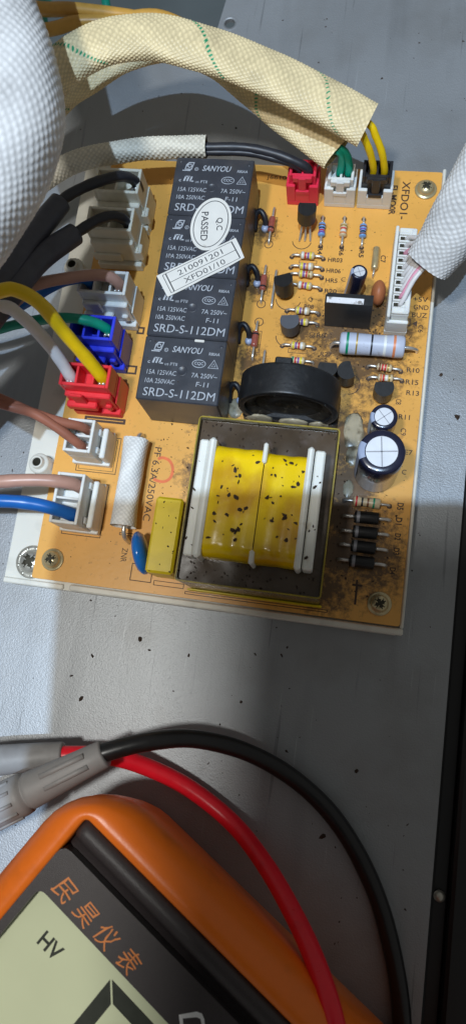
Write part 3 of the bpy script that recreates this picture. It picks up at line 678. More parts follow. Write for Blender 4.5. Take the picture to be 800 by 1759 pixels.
# ---- transistors
def dshape(r=2.3, flat=0.55, n=18):
    a0 = math.asin(flat); return [(r * math.cos(t), r * math.sin(t)) for t in [math.pi - a0 + (math.pi + 2 * a0) * i / n for i in range(n + 1)]]
def to92(x, y, rot, z0=1.6, h=4.7, m='to92', tilt=(0, 0), foot=0.0):
    mb = MB().prism(dshape(2.3), 0, h)
    o = part('transistor', mb, M[m], pcb, (x, y, z0), (tilt[0], tilt[1], rot))
    for k in (-1, 0, 1): part('lead', MB().tube([(k * 0.9, -.3 if foot else 0, .1), (k * 1.1, foot * .45 - .1, -z0 * .5), (k * 1.4, foot, -z0)], 0.26, 8, 0.4), M['metal'], o, (0, 0, 0), 0, False)
    return o
to92(55.2, 97.4, 0.06, 4.2, 4.6, 'to92', (0.0, 0.06), -3.6); to92(51.9, 78.9, 0.35, 1.8, 4.8, 'to92', (-0.1, 0)); to92(54.6, 68.9, 0.12, 1.6, 4.6, 'to92_grey')
to92(65.0, 57.4, 0.0, 1.8); to92(69.6, 57.2, -1.2, 1.8); to92(78.5, 54.0, 0.1, 1.4, 4.6)
arcs = MB()
for cx_, cy_, a0, a1, r in ((54.4, 94.0, 3.3, 6.1, 2.4), (53.0, 77.8, 3.3, 6.0, 3.2), (54.0, 67.6, 3.2, 6.0, 2.9), (70.4, 56.4, -1.6, 1.2, 2.6)):
    P_ = circ(cx_, cy_, r, 18, None, a0, a1)
    for i in range(len(P_) - 1): arcs.line(P_[i], P_[i + 1], 0.2, Z)
part('printed_arcs', arcs, M['print_dark'], pcb)

# ---- glue beads
def blob(c, r, parent, jit=0.14): return part('glue_bead', MB().ball(c, r, 18, 0, jit), M['glue'], parent)
blob((72.8, 44.4, 0.0), (2.5, 4.6, 0.35), pcb, 0.16); blob((73.2, 38.8, 0.0), (1.7, 2.8, 0.3), pcb, 0.16); blob((43.9, 47.6, 0.0), (2.0, 2.6, 0.5), pcb, 0.14); blob((50.5, 44.2, 3.5), (3.2, 0.7, 3.2), pcb, 0.08); blob((58.5, 44.1, 3.5), (3.6, 0.7, 2.6), pcb, 0.08); blob((64.5, 44.1, 3.4), (2.4, 0.6, 2.0), pcb, 0.08)
blob((73.0, 30.4, 0.0), (1.2, 2.2, 0.25), pcb, 0.16)

# ---- printed writing on the board
SD = M['print_dark']; V = -math.pi / 2
for t, h, wd, x, y, r, bo in (('J6610', 1.5, 5.2, 45.6, 111.6, 0, 0), ('XFDO1-', 2.0, 10.8, 79.0, 106.9, V, .012), ('EL-MO0R', 1.7, 8.4, 76.1, 106.8, V, .03),
        ('R4', 1.2, 2.0, 59.3, 91.4, V, .03), ('R6', 1.2, 2.0, 64.7, 91.4, V, .03), ('R5', 1.2, 2.0, 69.7, 91.2, V, .03), ('C7', 1.3, 2.0, 75.2, 90.2, V, .02),
        ('HR03', 1.2, 3.6, 63.4, 89.1, 0, .02), ('HR06', 1.2, 3.6, 63.3, 86.1, 0, .02), ('HR5', 1.2, 3.0, 63.1, 83.4, 0, .02), ('R20', 1.2, 3.0, 63.2, 80.5, 0, .02),
        ('Q', 1.3, 1.2, 58.5, 77.8, 0, .01), ('R08', 1.2, 2.4, 58.3, 75.9, 0, .02), ('C8', 1.4, 1.5, 60.0, 68.4, V, .01), ('R8', 1.2, 2.2, 62.2, 68.4, 0, .01), ('R27', 1.2, 2.8, 64.0, 63.6, 0, .01),
        ('C', 1.2, 1.1, 66.0, 83.9, 0, 0), ('+5V', 1.3, 3.6, 85.3, 79.9, 0, .01), ('GND', 1.3, 3.6, 85.6, 77.8, 0, .01), ('BUZ', 1.3, 3.6, 85.4, 75.7, 0, .01), ('C6', 1.2, 2.0, 86.0, 72.2, V, .01),
        ('R10', 1.25, 3.0, 85.2, 61.3, 0, .012), ('R15', 1.25, 3.0, 85.2, 58.2, 0, .012), ('R13', 1.25, 3.0, 85.6, 55.5, 0, .012), ('C8', 1.3, 1.4, 82.5, 53.0, V, .01), ('R11', 1.25, 2.6, 84.2, 49.3, 0, .01),
        ('C9', 1.3, 1.8, 84.3, 45.6, V, .01), ('E7', 1.2, 1.8, 86.0, 40.7, 0, .01), ('C', 1.2, 1.0, 85.4, 35.8, 0, .01), ('D5', 1.5, 1.7, 85.3, 27.5, V, .03), ('D1', 1.5, 1.7, 85.3, 24.0, V, .03), ('D2', 1.4, 1.6, 85.4, 20.3, V, .03),
        ('D3', 1.4, 1.6, 85.4, 16.9, V, .03), ('D4', 1.4, 1.6, 85.0, 12.3, V, .03), ('PF 6.3A/250VAC', 1.75, 18.6, 26.0, 26.4, V - 0.005, .004), ('ZNR', 1.4, 3.4, 22.0, 8.2, V, 0), ('F6', 1.2, 2.0, 46.8, 57.0, 0, 0), ('C5', 1.1, 1.6, 68.6, 50.3, V, 0)):
    text('printed_text', t, h, x, y, Z, pcb, SD, wd, r, bo)
def rect_line(x0, x1, y0, y1, t=.18):
    part('printed_outline', MB().add([(x0, y0, Z), (x1, y0, Z), (x1, y1, Z), (x0, y1, Z), (x0 + t, y0 + t, Z), (x1 - t, y0 + t, Z), (x1 - t, y1 - t, Z), (x0 + t, y1 - t, Z)], [(0, 1, 5, 4), (1, 2, 6, 5), (2, 3, 7, 6), (3, 0, 4, 7)]), SD, pcb)
for q in ((6.0, 16.4, 27.6, 37.0), (6.6, 15.6, 28.2, 36.4, .12), (24.3, 29.6, 2.4, 6.6, .2), (5.4, 15.4, 11.5, 25.0), (19.9, 24.0, 12.9, 13.6, .16), (30.2, 37.6, 2.0, 3.2, .16), (54.4, 58.9, 87.6, 88.6, .14), (54.6, 59.3, 63.2, 64.4, .14),
          (45.1, 47.5, 62.6, 68.4, .14), (45.3, 47.4, 94.6, 100.2, .14), (45.2, 47.4, 78.4, 83.9, .14), (82.4, 83.4, 72.6, 74.6, .22), (38.0, 71.4, 0.9, 1.6, .16), (5.9, 16.6, 40.6, 42.0, .6), (14.4, 17.2, 54.0, 56.4, .5), (15.4, 17.4, 65.0, 67.0, .5)): rect_line(*q)
part('printed_arrow', MB().flat([(83.9, 73.4), (85.0, 74.2), (85.0, 72.6)], Z), SD, pcb)
part('printed_mark', MB().add([(x, y, Z) for x, y in ((77.15, 3.6), (77.65, 3.6), (77.65, 7.8), (78.6, 7.8), (78.6, 8.3), (77.5, 8.3), (77.5, 9.3), (77.1, 9.3), (77.1, 8.3), (76.3, 8.3), (76.3, 7.8), (77.15, 7.8))], [tuple(range(12))]), SD, pcb)
mk = MB(); pp = [(26.4, 32.7), (27.4, 33.2), (29.2, 32.7), (30.3, 31.2), (30.5, 29.4), (29.9, 27.9), (28.6, 27.2), (27.0, 27.3), (26.2, 27.6)]
PP = [p.xy for p in spline([(x, y, 0) for x, y in pp], 0.5)]
for i in range(len(PP) - 1): mk.line(PP[i], PP[i + 1] + (PP[i + 1] - PP[i]) * .25, .72, Z + 0.006 + 0.0004 * i)
part('marker_stroke', mk, M['marker'], pcb)

# ================================================================== PLUGS, HEADERS AND WIRES
def cells(mb, x0, x1, y0, y1, z0, z1, n, wall=0.75, floor=5.0, axis='x', mid=None):
    mb.box(x0, x1, y0, y1, z0, z1 - floor, 0.12)
    zb = z1 - floor
    mb.box(x0, x0 + wall, y0, y1, zb, z1, 0.14); mb.box(x1 - wall, x1, y0, y1, zb, z1, 0.14)
    mb.box(x0 + wall, x1 - wall, y0, y0 + wall, zb, z1 - 0.02, 0.14); mb.box(x0 + wall, x1 - wall, y1 - wall, y1, zb, z1 - 0.02, 0.14)
    for k in range(1, n):
        if axis == 'x':
            c = x0 + (x1 - x0) * k / n; mb.box(c - wall * .4, c + wall * .4, y0 + wall, y1 - wall, zb, z1 - 0.15, 0.12)
        else:
            c = y0 + (y1 - y0) * k / n; mb.box(x0 + wall, x1 - wall, c - wall * .4, c + wall * .4, zb, z1 - 0.15, 0.12)
    return mb
def contact(parent, x, y, z):
    mb = MB()
    for s in (-0.75, 0.75): mb.tube([(x + s * 1.1, y - .5, z - 1.2), (x + s * .9, y - .75, z), (x + s * .3, y - .55, z + .5)], 0.36, 8, 0.3)
    return part('contact', mb, M['metal'], parent)
def wire(parent, path, r, m, name='wire'):
    ph_ = random.uniform(0, 6); return part(name, MB().tube(path, lambda f: r * (1 + 0.025 * math.sin(f * 31 + ph_) + 0.02 * math.sin(f * 73)), 16, 0.7), M[m] if isinstance(m, str) else m, parent)
def left_plug(name, label, y0, y1, m, x0=3.6, x1=15.7, n=3, tabs=True):
    hd = part('pin_header', MB().box(x0 + .1, x1 + .1, y0 - 2.4, y1 + .1, 0.02, 2.6, 0.2).box(x1 + .02, x1 + .35, y0 - 1.2, y1 + .05, 0.1, 7.5, 0.1), m, pcb)
    t = thing(name, label, 'wire plug', ((x0 + x1) / 2, (y0 + y1) / 2, 2.6))
    hb = cells(MB(), x0, x1, y0, y1, 2.7, 14.2, n)
    hb.box(x0 + .3, x1 - .4, y0 - 1.3, y0 + .1, 2.7, 10.5, .25)
    part('housing', hb, m, t)
    if tabs:
        part('latch', MB().box(x0, x0 + 7.6, y0 - 2.9, y0 - 1.2, 5.0, 7.4, .3).box(x0 + 2.2, x0 + 5.4, y0 - 2.0, y0 - 1.2, 7.3, 12.2, .3), m, t)
        part('locking_nub', MB().box(x1 - 2.6, x1 - 1.0, y0 - 2.2, y0 - 1.2, 4.4, 6.8, .3), m, t)
    return t
t = left_plug('red_wire_plug', 'red plug with one white and one thick yellow wire', 44.6, 50.3, M['red_nylon'])
wire(t, [(-40, 44, 20), (-18, 52, 30), (-5.6, 55.2, 30), (-1.7, 54.4, 28), (1.6, 52.3, 22.5), (4.3, 49.4, 17.5), (5.6, 47.4, 13.5), (5.9, 47.0, 10.5)], 1.45, 'w_white')
wire(t, [(-40, 40, 30), (-16, 51, 35.5), (-3.4, 55.6, 36), (0.2, 56.6, 35.2), (4.3, 55.6, 31.8), (7.7, 52.6, 25), (11, 49.9, 18.5), (13.2, 47.9, 14), (13.8, 47.3, 10.5)], 1.55, 'w_yellow')
contact(t, 5.7, 46.6, 12.6); contact(t, 13.6, 46.7, 12.6)
t = left_plug('blue_wire_plug', 'bright blue plug with a single green wire', 56.4, 62.6, M['blue_nylon'], x1=14.6)
wire(t, [(-45, 48, 8), (-22, 54.5, 13), (-6.2, 57.6, 17.5), (3.6, 59.3, 18.2), (9.6, 59.8, 16.2), (12.4, 59.7, 13.4), (13.0, 59.6, 10)], 1.2, 'w_green')
contact(t, 12.8, 58.9, 12.7)
t = left_plug('white_wire_plug', 'white plug with a brown and a blue wire above the blue plug', 68.2, 74.3, M['white_nylon'])
wire(t, [(-45, 46, 12), (-20, 54, 18), (-8.5, 61, 20), (-4, 65.8, 20.3), (4.6, 69.7, 18.3), (10.5, 71.3, 17), (13.2, 71.4, 14.6), (13.7, 71.3, 10.5)], 1.35, 'w_tan')
wire(t, [(-45, 52, 6), (-20, 59, 11), (-9.1, 63.8, 14), (-1.2, 69.1, 15), (4.5, 71.2, 15), (6.0, 71.3, 13), (6.2, 71.3, 10)], 1.15, 'w_blue')
contact(t, 13.2, 70.4, 12.6)
# two ivory power plugs with sleeved black leads
def power_plug(label, y0, y1, pth, shr):
    t = left_plug('ivory_wire_plug', label, y0, y1, M['ivory_nylon'], 2.6, 14.3, n=2, tabs=False); t['group'] = 'ivory plugs with sleeved black leads'
    part('side_rib', MB().box(2.2, 9.9, y0 - 1.9, y0 - 1.2, 3.2, 6.2, .25).box(13.4, 15.3, y0 - 1.4, y0 + 1.2, 3.4, 7.2, .3), M['ivory_nylon'], t)
    wire(t, pth, 1.25, 'w_black')
    part('heat_shrink', MB().tube(shr, lambda f: 2.75 - 0.15 * f + 0.06 * math.sin(f * 23), 18, 1.0), M['shrink'], t)
    contact(t, 12.6, (y0 + y1) / 2 - .4, 12.4)
power_plug('ivory plug with sleeved black lead, nearest the thin pale sleeve', 95.2, 102.0, [(-3, 80, 24), (-0.2, 86.8, 22.5), (4.6, 91.4, 21.5), (8.6, 94.6, 20), (11.3, 97.2, 17.6), (13.0, 98.6, 14), (13.3, 98.6, 10.5)],
           [(-26, 32, 30), (-14, 50, 31), (-6.8, 62.2, 29.5), (-4, 75.0, 25.6), (-0.4, 85.6, 23.0)])
power_plug('ivory plug with sleeved black lead, next to the white plug', 84.9, 91.2, [(0, 74, 23), (4, 80, 20.4), (7.2, 83.8, 19.2), (10.2, 86.4, 17.6), (12.4, 87.4, 15), (13.0, 87.4, 10.5)],
           [(-22, 30, 28), (-10, 48, 29), (-4.2, 61.6, 27.5), (-0.9, 71.6, 24.0), (3.6, 79.2, 20.8)])
# two small white board plugs
def xh(label, y0, y1, wires):
    hd = part('pin_header', MB().box(5.6, 15.2, y0 - .3, y1 + .3, 0.02, 2.2, .2).box(13.9, 15.2, y0 + .3, y1 - .3, 2.1, 7.2, .25).box(5.4, 6.6, y1 - 2.2, y1 - .4, 2.1, 6.0, .2), M['white_nylon'], pcb)
    t = thing('small_white_plug', label, 'wire plug', (10, (y0 + y1) / 2, 2.2), 'small white plugs at the board corner')
    hb = cells(MB(), 6.7, 13.4, y0, y1, 2.3, 12.0, 2, 0.7, 4.2, 'y')
    hb.box(13.3, 13.9, y0 + 1.0, y0 + 2.6, 4, 8.5, .15).box(13.3, 13.9, y1 - 2.6, y1 - 1.0, 4, 8.5, .15)
    part('housing', hb, M['white_nylon'], t)
    part('locking_nub', MB().box(5.5, 6.8, y0 + 1.2, y1 - 1.2, 5.5, 8.0, .3), M['white_nylon'], t)
    for wy in (y0 + 1.9, y1 - 1.9): part('contact_window', MB().box(13.88, 13.95, wy - .45, wy + .45, 5.2, 7.6, .02), M['header_nylon'], t)
    for p, r, m in wires: wire(t, p, r, m)
    for p, r, m in wires: part('contact', MB().tube([(p[-1][0] + .5, p[-1][1] - 1.0, 9.3), (p[-1][0] + 1.1, p[-1][1], 10.6), (p[-1][0] + .5, p[-1][1] + 1.0, 9.3)], .3, 8, .4), M['metal'], t)
xh('small white plug with a twisted pair of brown wires', 29.4, 37.4, [([(-45, 50, 22), (-22, 42, 25), (-5.6, 37.2, 22), (0.7, 35.9, 18), (6.4, 35.3, 14.6), (10.2, 35.4, 12.4), (11.2, 35.4, 9)], 1.12, 'w_brown'),
    ([(-45, 44, 20), (-22, 38.6, 24), (-5.3, 35.9, 22), (0.9, 35.6, 18.5), (6.0, 33.6, 15.6), (10.2, 31.4, 12.4), (11.0, 31.1, 9)], 1.12, 'w_brown')])
xh('small white plug with one brown and one blue wire', 12.4, 24.3, [([(-45, 10, 14), (-20, 16, 17), (-4.7, 19.4, 16.4), (3.0, 20.9, 15.4), (8.4, 21.6, 13.6), (11.2, 21.7, 11.6), (11.7, 21.6, 8.6)], 1.5, 'w_tan'),
    ([(-45, 8, 14), (-20, 13, 17), (-3.8, 15.1, 16.2), (3.6, 15.6, 14.8), (8.6, 15.2, 12.8), (11.0, 14.9, 10.8), (11.6, 14.9, 8.4)], 1.55, 'w_blue')])

# top row of three plugs
def top_plug(name, label, x0, x1, m, hm, zt=10.0, zh=7.0, y0=104.6, y1=109.6):
    hd = MB().box(x0 - .25, x1 + .25, y0 - .6, y1 + .5, 0.02, 1.6, .15).box(x0 - .25, x0 + 2.0, y0 - .6, y0 + .3, 1.5, zh, .15).box(x1 - 2.0, x1 + .25, y0 - .6, y0 + .3, 1.5, zh, .15).box(x0 + 1.9, x1 - 1.9, y0 - .6, y0 + .3, 1.5, zh - 2.4, .15)
    hd.box(x0 - .25, x0 + .4, y0, y1 + .5, 1.5, zh, .15).box(x1 - .4, x1 + .25, y0, y1 + .5, 1.5, zh, .15)
    part('pin_header', hd, hm, pcb)
    t = thing(name, label, 'wire plug', ((x0 + x1) / 2, 107, 1.6))
    hb = cells(MB(), x0 + .45, x1 - .45, y0 + .45, y1, 1.7, zt, 2, 0.7, 2.6)
    part('housing', hb, m, t)
    c = (x0 + x1) / 2
    part('latch', MB().box(c - 1.0, c + 1.0, y0 - .5, y0 + .5, 3.6, zt - .1, .2).box(c - 1.7, c + 1.7, y0 - .75, y0 - .1, 4.4, 5.8, .2).box(c - 2.4, c + 2.4, y0 - .3, y0 + .5, zt - 1.8, zt - .05, .2), m, t)
    return t
t = top_plug('crimson_wire_plug', 'crimson plug on the board edge with a single black lead', 49.6, 57.1, M['pink_red'], M['pink_red'], 10.2, 7.4)
wire(t, [(24, 108.2, 14), (29.6, 108.6, 14.2), (38.8, 109.4, 13.6), (46, 108.6, 13.0), (51.0, 107.4, 12.2), (54.2, 106.9, 10.6), (54.8, 106.8, 8)], 1.15, 'w_black')
wire(t, [(24, 107.6, 13.4), (31, 107.8, 13.6), (39.5, 108.5, 12.9), (46, 107.8, 12.2), (50.2, 107.1, 11.6), (52.4, 106.8, 10.2), (52.6, 106.7, 8)], 0.8, 'w_black')
t = top_plug('cream_wire_plug', 'cream plug between crimson and black plugs with two green wires', 59.1, 66.3, M['white_nylon'], M['white_nylon'], 9.4)
wire(t, [(56, 109.6, 15.2), (60, 108.6, 15.2), (62.2, 108.4, 14.4), (62.6, 108.0, 11), (62.2, 107.2, 8)], 0.95, 'w_green')
wire(t, [(56, 110, 15.4), (60.6, 109.2, 15.2), (63.2, 108.8, 14.2), (64.4, 108.0, 11), (64.4, 107.2, 8)], 0.95, 'w_green')
t = top_plug('black_wire_plug', 'black plug seated in a cream header with two yellow wires', 67.4, 75.3, M['black_nylon'], M['white_nylon'], 11.0, 7.0)
wire(t, [(61, 111.6, 22.6), (66.0, 109.0, 21.4), (67.6, 108.1, 19.4), (69.2, 107.3, 16), (70.3, 106.8, 11.5), (70.4, 106.8, 8.6)], 0.85, 'w_yellow')
wire(t, [(62, 113.5, 22.6), (68.2, 110.6, 21.4), (69.9, 109.3, 19.4), (71.8, 107.7, 16), (72.9, 106.8, 11.5), (73.0, 106.8, 8.6)], 0.85, 'w_yellow')

# ten-way header and its plug
hd = MB().box(77.2, 82.6, 69.9, 94.0, 0.02, 2.0, .2).box(77.2, 78.0, 70.2, 93.8, 1.9, 9.0, .2).box(77.4, 82.4, 69.9, 70.8, 1.9, 6.6, .2).box(77.4, 82.4, 93.1, 93.9, 1.9, 6.6, .2)
part('pin_header', hd, M['white_nylon'], pcb)
t = thing('ten_way_plug', 'long white plug of pink and white wires on the right board edge', 'wire plug', (80, 82, 2))
hb = MB().box(78.15, 82.2, 70.9, 93.0, 2.1, 8.6, .2).box(81.0, 82.2, 71.2, 92.8, 8.5, 9.6, .2).box(78.15, 82.1, 70.95, 72.6, 8.5, 9.5, .2).box(78.15, 82.1, 91.6, 92.95, 8.5, 9.5, .2)
for k in range(11): hb.box(78.2, 81.1, 72.5 + k * 1.9 - .22, 72.5 + k * 1.9 + .22, 8.5, 9.3, .1)
part('housing', hb, M['white_nylon'], t)
for k in range(10):
    y = 73.4 + k * 1.9; ty = 80.6 + k * 0.75
    part('slot', MB().box(78.5, 79.5, y - .5, y + .5, 8.45, 8.75, .05), M['socket'], t)
    wire(t, [(79.8, y, 8.3), (80.6, y + (ty - y) * .12, 10.0), (82.2, y + (ty - y) * .6, 12.5), (85.2, ty + .8, 15 + random.random()), (89, ty + 5, 20)], 0.55, 'w_pink' if k in (1, 7) else 'w_white')

# ================================================================== SLEEVES
GR = (0.02, 0.42, 0.33)
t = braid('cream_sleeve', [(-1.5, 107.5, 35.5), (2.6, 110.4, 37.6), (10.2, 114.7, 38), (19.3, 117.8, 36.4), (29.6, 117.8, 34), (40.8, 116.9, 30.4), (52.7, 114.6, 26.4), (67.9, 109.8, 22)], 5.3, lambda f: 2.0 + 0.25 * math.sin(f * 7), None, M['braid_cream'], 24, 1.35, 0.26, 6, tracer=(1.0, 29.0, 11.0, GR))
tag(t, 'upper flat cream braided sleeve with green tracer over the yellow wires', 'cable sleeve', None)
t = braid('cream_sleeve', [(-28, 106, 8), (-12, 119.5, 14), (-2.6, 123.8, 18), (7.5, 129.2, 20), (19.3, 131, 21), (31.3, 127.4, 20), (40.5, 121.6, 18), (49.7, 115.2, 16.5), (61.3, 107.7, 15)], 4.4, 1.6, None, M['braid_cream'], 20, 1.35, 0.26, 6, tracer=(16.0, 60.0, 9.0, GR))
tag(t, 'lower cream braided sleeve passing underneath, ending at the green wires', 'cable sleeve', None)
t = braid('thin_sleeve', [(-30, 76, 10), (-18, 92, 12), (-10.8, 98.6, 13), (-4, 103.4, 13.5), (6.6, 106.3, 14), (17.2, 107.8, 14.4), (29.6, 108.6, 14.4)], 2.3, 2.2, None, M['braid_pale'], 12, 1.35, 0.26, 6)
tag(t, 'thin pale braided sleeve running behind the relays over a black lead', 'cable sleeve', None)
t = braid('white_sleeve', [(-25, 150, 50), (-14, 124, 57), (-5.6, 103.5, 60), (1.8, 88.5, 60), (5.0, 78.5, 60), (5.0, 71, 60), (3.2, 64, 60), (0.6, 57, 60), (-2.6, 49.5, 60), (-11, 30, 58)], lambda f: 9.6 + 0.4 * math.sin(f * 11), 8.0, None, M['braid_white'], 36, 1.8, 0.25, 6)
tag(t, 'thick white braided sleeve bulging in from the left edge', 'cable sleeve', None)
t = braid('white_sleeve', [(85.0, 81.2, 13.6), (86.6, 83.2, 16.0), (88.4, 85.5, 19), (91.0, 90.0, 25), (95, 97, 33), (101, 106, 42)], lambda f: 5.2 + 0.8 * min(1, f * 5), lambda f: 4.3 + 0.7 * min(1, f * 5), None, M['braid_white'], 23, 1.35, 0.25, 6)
tag(t, 'white braided sleeve rising from the long white plug on the right', 'cable sleeve', None)

# wires over the dark bay in the top corner
for nm, lb, p, r, m in (('ochre_wire', 'ochre wire crossing the dark corner, nearest the top edge', [(-50, 156, 12), (-25.7, 153, 10), (-14, 152.6, 10), (5.8, 151.6, 8), (14, 150.6, 4)], 1.8, 'w_orange'),
        ('ochre_wire', 'ochre wire meeting the cream sleeve from the dark corner, the lower one', [(-50, 140, 12), (-21.8, 145.9, 10), (-13.2, 148.6, 10), (-3.6, 150.2, 9), (8, 153, 8), (18, 152.6, 4)], 1.7, 'w_orange'),
        ('green_wire', 'green wire crossing under the ochre wires by the white sleeve', [(-38, 185, -20), (-30, 165, 0), (-24.9, 151.4, 5), (-22, 140, 2)], 1.5, 'w_green'),
        ('green_wire', 'green wire at the top edge right of the other green wire', [(-18, 200, -20), (-15, 178, -6), (-12, 166, -8), (-8, 156, -6)], 1.3, 'w_green')):
    tag(part(nm, MB().tube(p, r, 14, 1.5), M[m], None), lb, 'wire', 'wires in the dark top corner')

# ================================================================== TEST LEADS
t = thing('black_test_lead', 'black test lead with grey probe handle curving across the panel', 'test lead', (28, -35, PZ))
part('cable', MB().tube([(24, -37.6, 11.6), (28.6, -35.0, 11.6), (36.9, -31.8, 9.4), (45.6, -30.4, 4.5), (56.7, -31.9, -.5), (67.7, -36.2, -3.6), (77.5, -42.8, -4.2), (85.6, -52.3, -4.2), (91.7, -64.1, -4.2), (96.3, -81, -4.2), (99, -110, -4.2)], lambda f: 1.98 * (1 + .012 * math.sin(f * 60)), 20, 1.2), M['lead_black'], t)
ax = Vector((-20.4, -13.7, 0.0)).normalized()
hp = part('probe_handle', MB().lathe([(1.6, 0), (2.7, 0.05), (2.95, 0.4), (3.2, 6), (3.6, 12), (3.9, 17.2), (3.9, 17.9), (3.6, 18.1), (3.6, 18.5), (4.3, 18.7), (4.45, 20), (4.5, 60)], 36, (28.6, -35.2, 11.6), ax), M['probe'], t)
sd = Vector((-ax.y, ax.x, 0)); gr = MB()
for off, zf in ((0.9, 1.0), (-1.4, 1.0)):
    a_ = Vector((28.6, -35.2, 11.6)) + ax * 3.5 + sd * off + Vector((0, 0, 2.75)); b_ = Vector((28.6, -35.2, 11.6)) + ax * 13.5 + sd * off * 1.1 + Vector((0, 0, 3.2))
    gr.tube([a_, b_], 0.62, 10, 1.0)
for k in range(5):
    an = -0.9 + 0.55 * k; o_ = sd * math.sin(an) * 4.45 + Vector((0, 0, math.cos(an) * 4.45)); c0 = Vector((28.6, -35.2, 11.6))
    gr.tube([c0 + ax * 20.5 + o_, c0 + ax * 55 + o_], 0.4, 8, 1.0)
part('grip_rib', gr, M['probe'], hp)
t = thing('red_test_lead', 'red test lead with a grey probe handle, lying inside the black one', 'test lead', (17, -38, PZ))
part('cable', MB().tube([(12, -39.4, 4), (18, -38.2, 4), (27.8, -37.2, 3.0), (36.3, -39.0, -.8), (45.9, -42.4, -2.8), (56.2, -47.7, -2.0), (64.5, -53.1, 4), (71.6, -59.1, 11.5), (76.9, -64.8, 18.4), (80.8, -71.8, 23), (84.5, -84, 25), (90, -110, 20)], 1.95, 20, 1.2), M['lead_red'], t)
ax2 = Vector((-12.2, -3.0, 0.2)).normalized()
part('probe_handle', MB().lathe([(1.5, 0), (2.5, 0.05), (2.75, 0.4), (3.1, 8), (3.4, 16), (3.4, 50)], 32, (17.2, -38.2, 4.0), ax2), M['probe'], t)

# ================================================================== MULTIMETER
ma = math.radians(-32.5)
mt = thing('multimeter', 'orange and black multimeter with a pale green display, bottom left corner', 'multimeter', (30.7, -44.9, PZ), None, ma)
def loft(rings, close_in=False):
    mb = MB(); n = len(rings[0][0]); v = []
    for o, z in rings: v += [(x, y, z - PZ) for x, y in o]
    mb.add(v, [(i * n + k, i * n + (k + 1) % n, (i + 1) * n + (k + 1) % n, (i + 1) * n + k) for i in range(len(rings) - 1) for k in range(n)], 0, True)
    return mb
UL, VL = 92, -150
hol = []
for d, z, r in ((0.8, -6.4, 12), (2.6, -3, 14), (4.3, 4, 15), (5.6, 10, 16), (6.4, 15, 16), (6.6, 18.5, 15.5), (6.1, 21.3, 14), (4.9, 23.6, 11), (3.4, 25.0, 7), (1.6, 25.5, 3.6), (0.4, 25.4, 1.6), (0.0, 24.9, 1.0), (0.0, 20.0, 1.0)):
    hol.append((rrect(-d, UL + d, VL - d, d, r, 8)[::1], z))
part('holster', loft(hol), M['orange'], mt, (0, 0, 0), 0, False)
rd = MB(); prof = [(0.0, 22.5), (-0.1, 24.2), (-0.6, 25.0), (-1.6, 25.6), (-2.6, 25.6), (-3.6, 25.0), (-4.3, 23.9), (-4.9, 22.9), (-6.4, 22.6)]; n = len(prof); ends = [-0.02 + 0.9 * 0] 
us = [0.0, 0.5, 1.2, 2.2, 30, 60, UL]; dz = [-1.8, -0.7, -0.2, 0, 0, 0, 0]
rd.add([(u, v, z + dz[i] - PZ) for i, u in enumerate(us) for v, z in prof], [(i * n + k, i * n + k + 1, (i + 1) * n + k + 1, (i + 1) * n + k) for i in range(len(us) - 1) for k in range(n - 1)], 0, True)
part('top_ridge', rd, M['case'], mt, (0, 0, 0), 0, False)
face = [(-0.6, VL)]; 
face_out = [(UL, VL), (UL, -6.3), (2.0, -6.3), (0.8, -6.6), (0.1, -7.4), (-0.1, -8.6), (-0.1, VL)]
win = rrect(1.7, 70, -58, -15.0, 1.6, 5)
fm = MB().plate([face_out, win], 21.0 - PZ, 25.0 - PZ)
fp = part('face_plate', fm, M['case'], mt, (0, 0, 0), 0, False)
bv = fp.modifiers.new('edge', 'BEVEL'); bv.width = 0.00045; bv.segments = 3; bv.limit_method = 'ANGLE'; bv.angle_limit = math.radians(40)
lc = part('display', MB().box(0.5, 75, -60, -14, 21.6 - PZ, 22.6 - PZ, .1), M['lcd'], mt, (0, 0, 0), 0, False)
lz = 22.63 - PZ
seg = MB()
def segm(pts): seg.flat(pts, lz)
ux, vx, wd_, hh, tk = 22.2, -18.0, 11.8, 11.2, 2.9
segm([(ux + .25, vx), (ux + wd_ - .25, vx), (ux + wd_ - tk - .25, vx - tk), (ux + tk + .25, vx - tk)])
segm([(ux, vx - .25), (ux + tk, vx - tk - .25), (ux + tk, vx - hh + tk * .5), (ux + tk * .4, vx - hh), (ux, vx - hh + .3)])
segm([(ux + wd_, vx - .25), (ux + wd_, vx - hh + .3), (ux + wd_ - tk * .4, vx - hh), (ux + wd_ - tk, vx - hh + tk * .5), (ux + wd_ - tk, vx - tk - .25)])
segm([(ux, vx - hh - .9), (ux + tk * .4, vx - hh - .6), (ux + tk, vx - hh - tk * .5 - .6), (ux + tk, vx - 2 * hh + tk), (ux, vx - 2 * hh)])
segm([(ux + wd_, vx - hh - .9), (ux + wd_, vx - 2 * hh), (ux + wd_ - tk, vx - 2 * hh + tk), (ux + wd_ - tk, vx - hh - tk * .5 - .6), (ux + wd_ - tk * .4, vx - hh - .6)])
part('display_digit', seg, M['lcd_ink'], lc, (0, 0, 0), 0, False)
text('display_text', 'HV', 3.0, 10.1, -22.0, lz, lc, M['lcd_ink'], 4.9, 0, .02, 0, False)
for k, ch in enumerate('民昊仪表'):
    text('printed_character', ch, 4.2, 5.6 + k * 5.65, -12.0 - 0.15 * k, 25.03 - PZ, mt, M['logo'], 3.9, -0.10, 0.0, 0.18, False, 0.10)
wm = MB().ring([(35.0, -12.6), (37.0, -10.0), (37.9, -9.6), (38.8, -10.0), (42.4, -13.4), (42.6, -14.2), (40.0, -17.0)], 0.9, 25.03 - PZ)
part('printed_symbol', wm, M['white_ink'], mt, (0, 0, 0), 0, False)

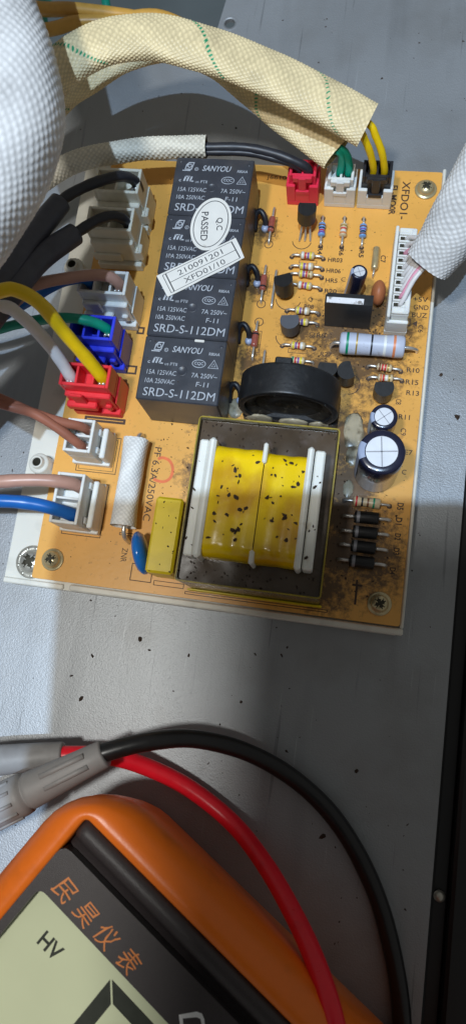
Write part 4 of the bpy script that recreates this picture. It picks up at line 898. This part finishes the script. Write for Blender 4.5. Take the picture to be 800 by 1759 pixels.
# ================================================================== SMALL LOOSE THINGS
def specks(name, items, label):
    mb = MB()
    for x, y, z, r in items:
        a = random.uniform(0, math.pi); e = random.uniform(0.3, 0.9); v = []
        for k in range(6):
            q = a + k * math.pi / 3; rr = r * random.uniform(.55, 1.3); v.append((x + rr * math.cos(q - a) * math.cos(a) - rr * e * math.sin(q - a) * math.sin(a), y + rr * math.cos(q - a) * math.sin(a) + rr * e * math.sin(q - a) * math.cos(a), z))
        v += [(x, y, z + r * random.uniform(.35, .7)), (x, y, z - .02)]
        mb.add(v, [(k, (k + 1) % 6, 6) for k in range(6)] + [((k + 1) % 6, k, 7) for k in range(6)])
    o = part(name, mb, M['dirt'], None); tag(o, label, 'dirt', None, 'stuff'); return o
it = []
for _ in range(420):
    x = random.uniform(-45, 99); y = random.uniform(-95, 172)
    if -9 < x < 90 and -3 < y < 118: continue
    it.append((x, y, PZ, random.choice((.12, .15, .18, .22, .25, .3, .42))))
it += [(97.4, 53.0, PZ, 1.0), (92.6, 63.5, PZ, .5), (16.4, -16.5, PZ, .8), (27.5, -11.0, PZ, .75), (15.5, -27, PZ, .8), (12, -22, PZ, .6), (76, -48, PZ, .9), (82, -33, PZ, .7), (40, -13, PZ, .5), (62, -10, PZ, .8), (57, 134, PZ, .6)]
specks('panel_specks', it, 'small black specks scattered over the grey metal panel')
it = []
def scatter(n, x0, x1, y0, y1, z, sizes, gx=None):
    for _ in range(n):
        if gx: x = random.gauss(gx[0], gx[2]); y = random.gauss(gx[1], gx[3])
        else: x = random.uniform(x0, x1); y = random.uniform(y0, y1)
        if x0 <= x <= x1 and y0 <= y <= y1: it.append((x, y, z, random.choice(sizes)))
sm = (.12, .15, .2, .25, .32)
scatter(190, 58, 86, 54, 84, 0, sm, (70, 68, 7, 5)); scatter(120, 70.5, 87, 4, 44, 0, sm, (76, 24, 5, 12)); scatter(60, 26, 39, 20, 42, 0, sm); scatter(150, 2, 87, 1, 112, 0, (.1, .12, .15, .2)); scatter(120, 44, 87, 50, 100, 0, (.1, .14, .2)); scatter(40, 73, 77, 70, 82, 0, sm)
scatter(45, 40.2, 69, 3, 7, 18.65, (.15, .25, .3)); scatter(40, 40.2, 69, 32.5, 37.8, 18.65, (.15, .25, .35)); scatter(14, 30.9, 36.8, 4, 21, 12, (.2, .3))
scatter(32, 45.5, 54, 9.8, 29.4, 24.55, (.25, .35, .5, .6)); scatter(32, 56.4, 63.5, 9.8, 29.4, 24.15, (.25, .35, .5, .6)); scatter(5, 41.4, 43, 8, 31.5, 24.0, (.2, .35, .5)); scatter(8, 65.5, 67.2, 8, 31.5, 24.0, (.2, .35, .5))
scatter(24, 23.5, 41.8, 43, 104, 15.45, (.15, .2, .3)); scatter(6, 47, 68, 45, 50.5, 22.3, (.12,))
specks('board_specks', it, 'charred black flecks scattered over the circuit board parts')
tag(part('screw_stub', MB().lathe([(1.1, 0), (1.25, .8), (0.9, 1.6), (0.3, 1.9)], 14, (102.2, -56, -7.6)), M['steel'], None), 'small dull metal stub in the black frame strip', 'screw')

# the phone that took the picture: it stands between the lamps and the lower half of the scene
ph = bpy.data.objects.new('phone', None); col.objects.link(ph)
ph.matrix_world = Matrix.Translation((CAM_C + CAM_R @ Vector((0, 0, 25))) * S) @ CAM_R.to_4x4(); ORI[ph] = Vector((0, 0, 0))
tag(ph, 'dark phone held above the board, its shadow falls over the lower half', 'phone')
part('phone_body', MB().prism(rrect(-61, 28, -158, 15, 9, 8), 0.4, 8.6), M['phone'], ph, (0, 0, 0), 0, False)
part('phone_screen', MB().prism(rrect(-59, 26, -156, 13, 8, 8), 8.65, 8.9), M['lcd_ink'], ph, (0, 0, 0), 0, False)
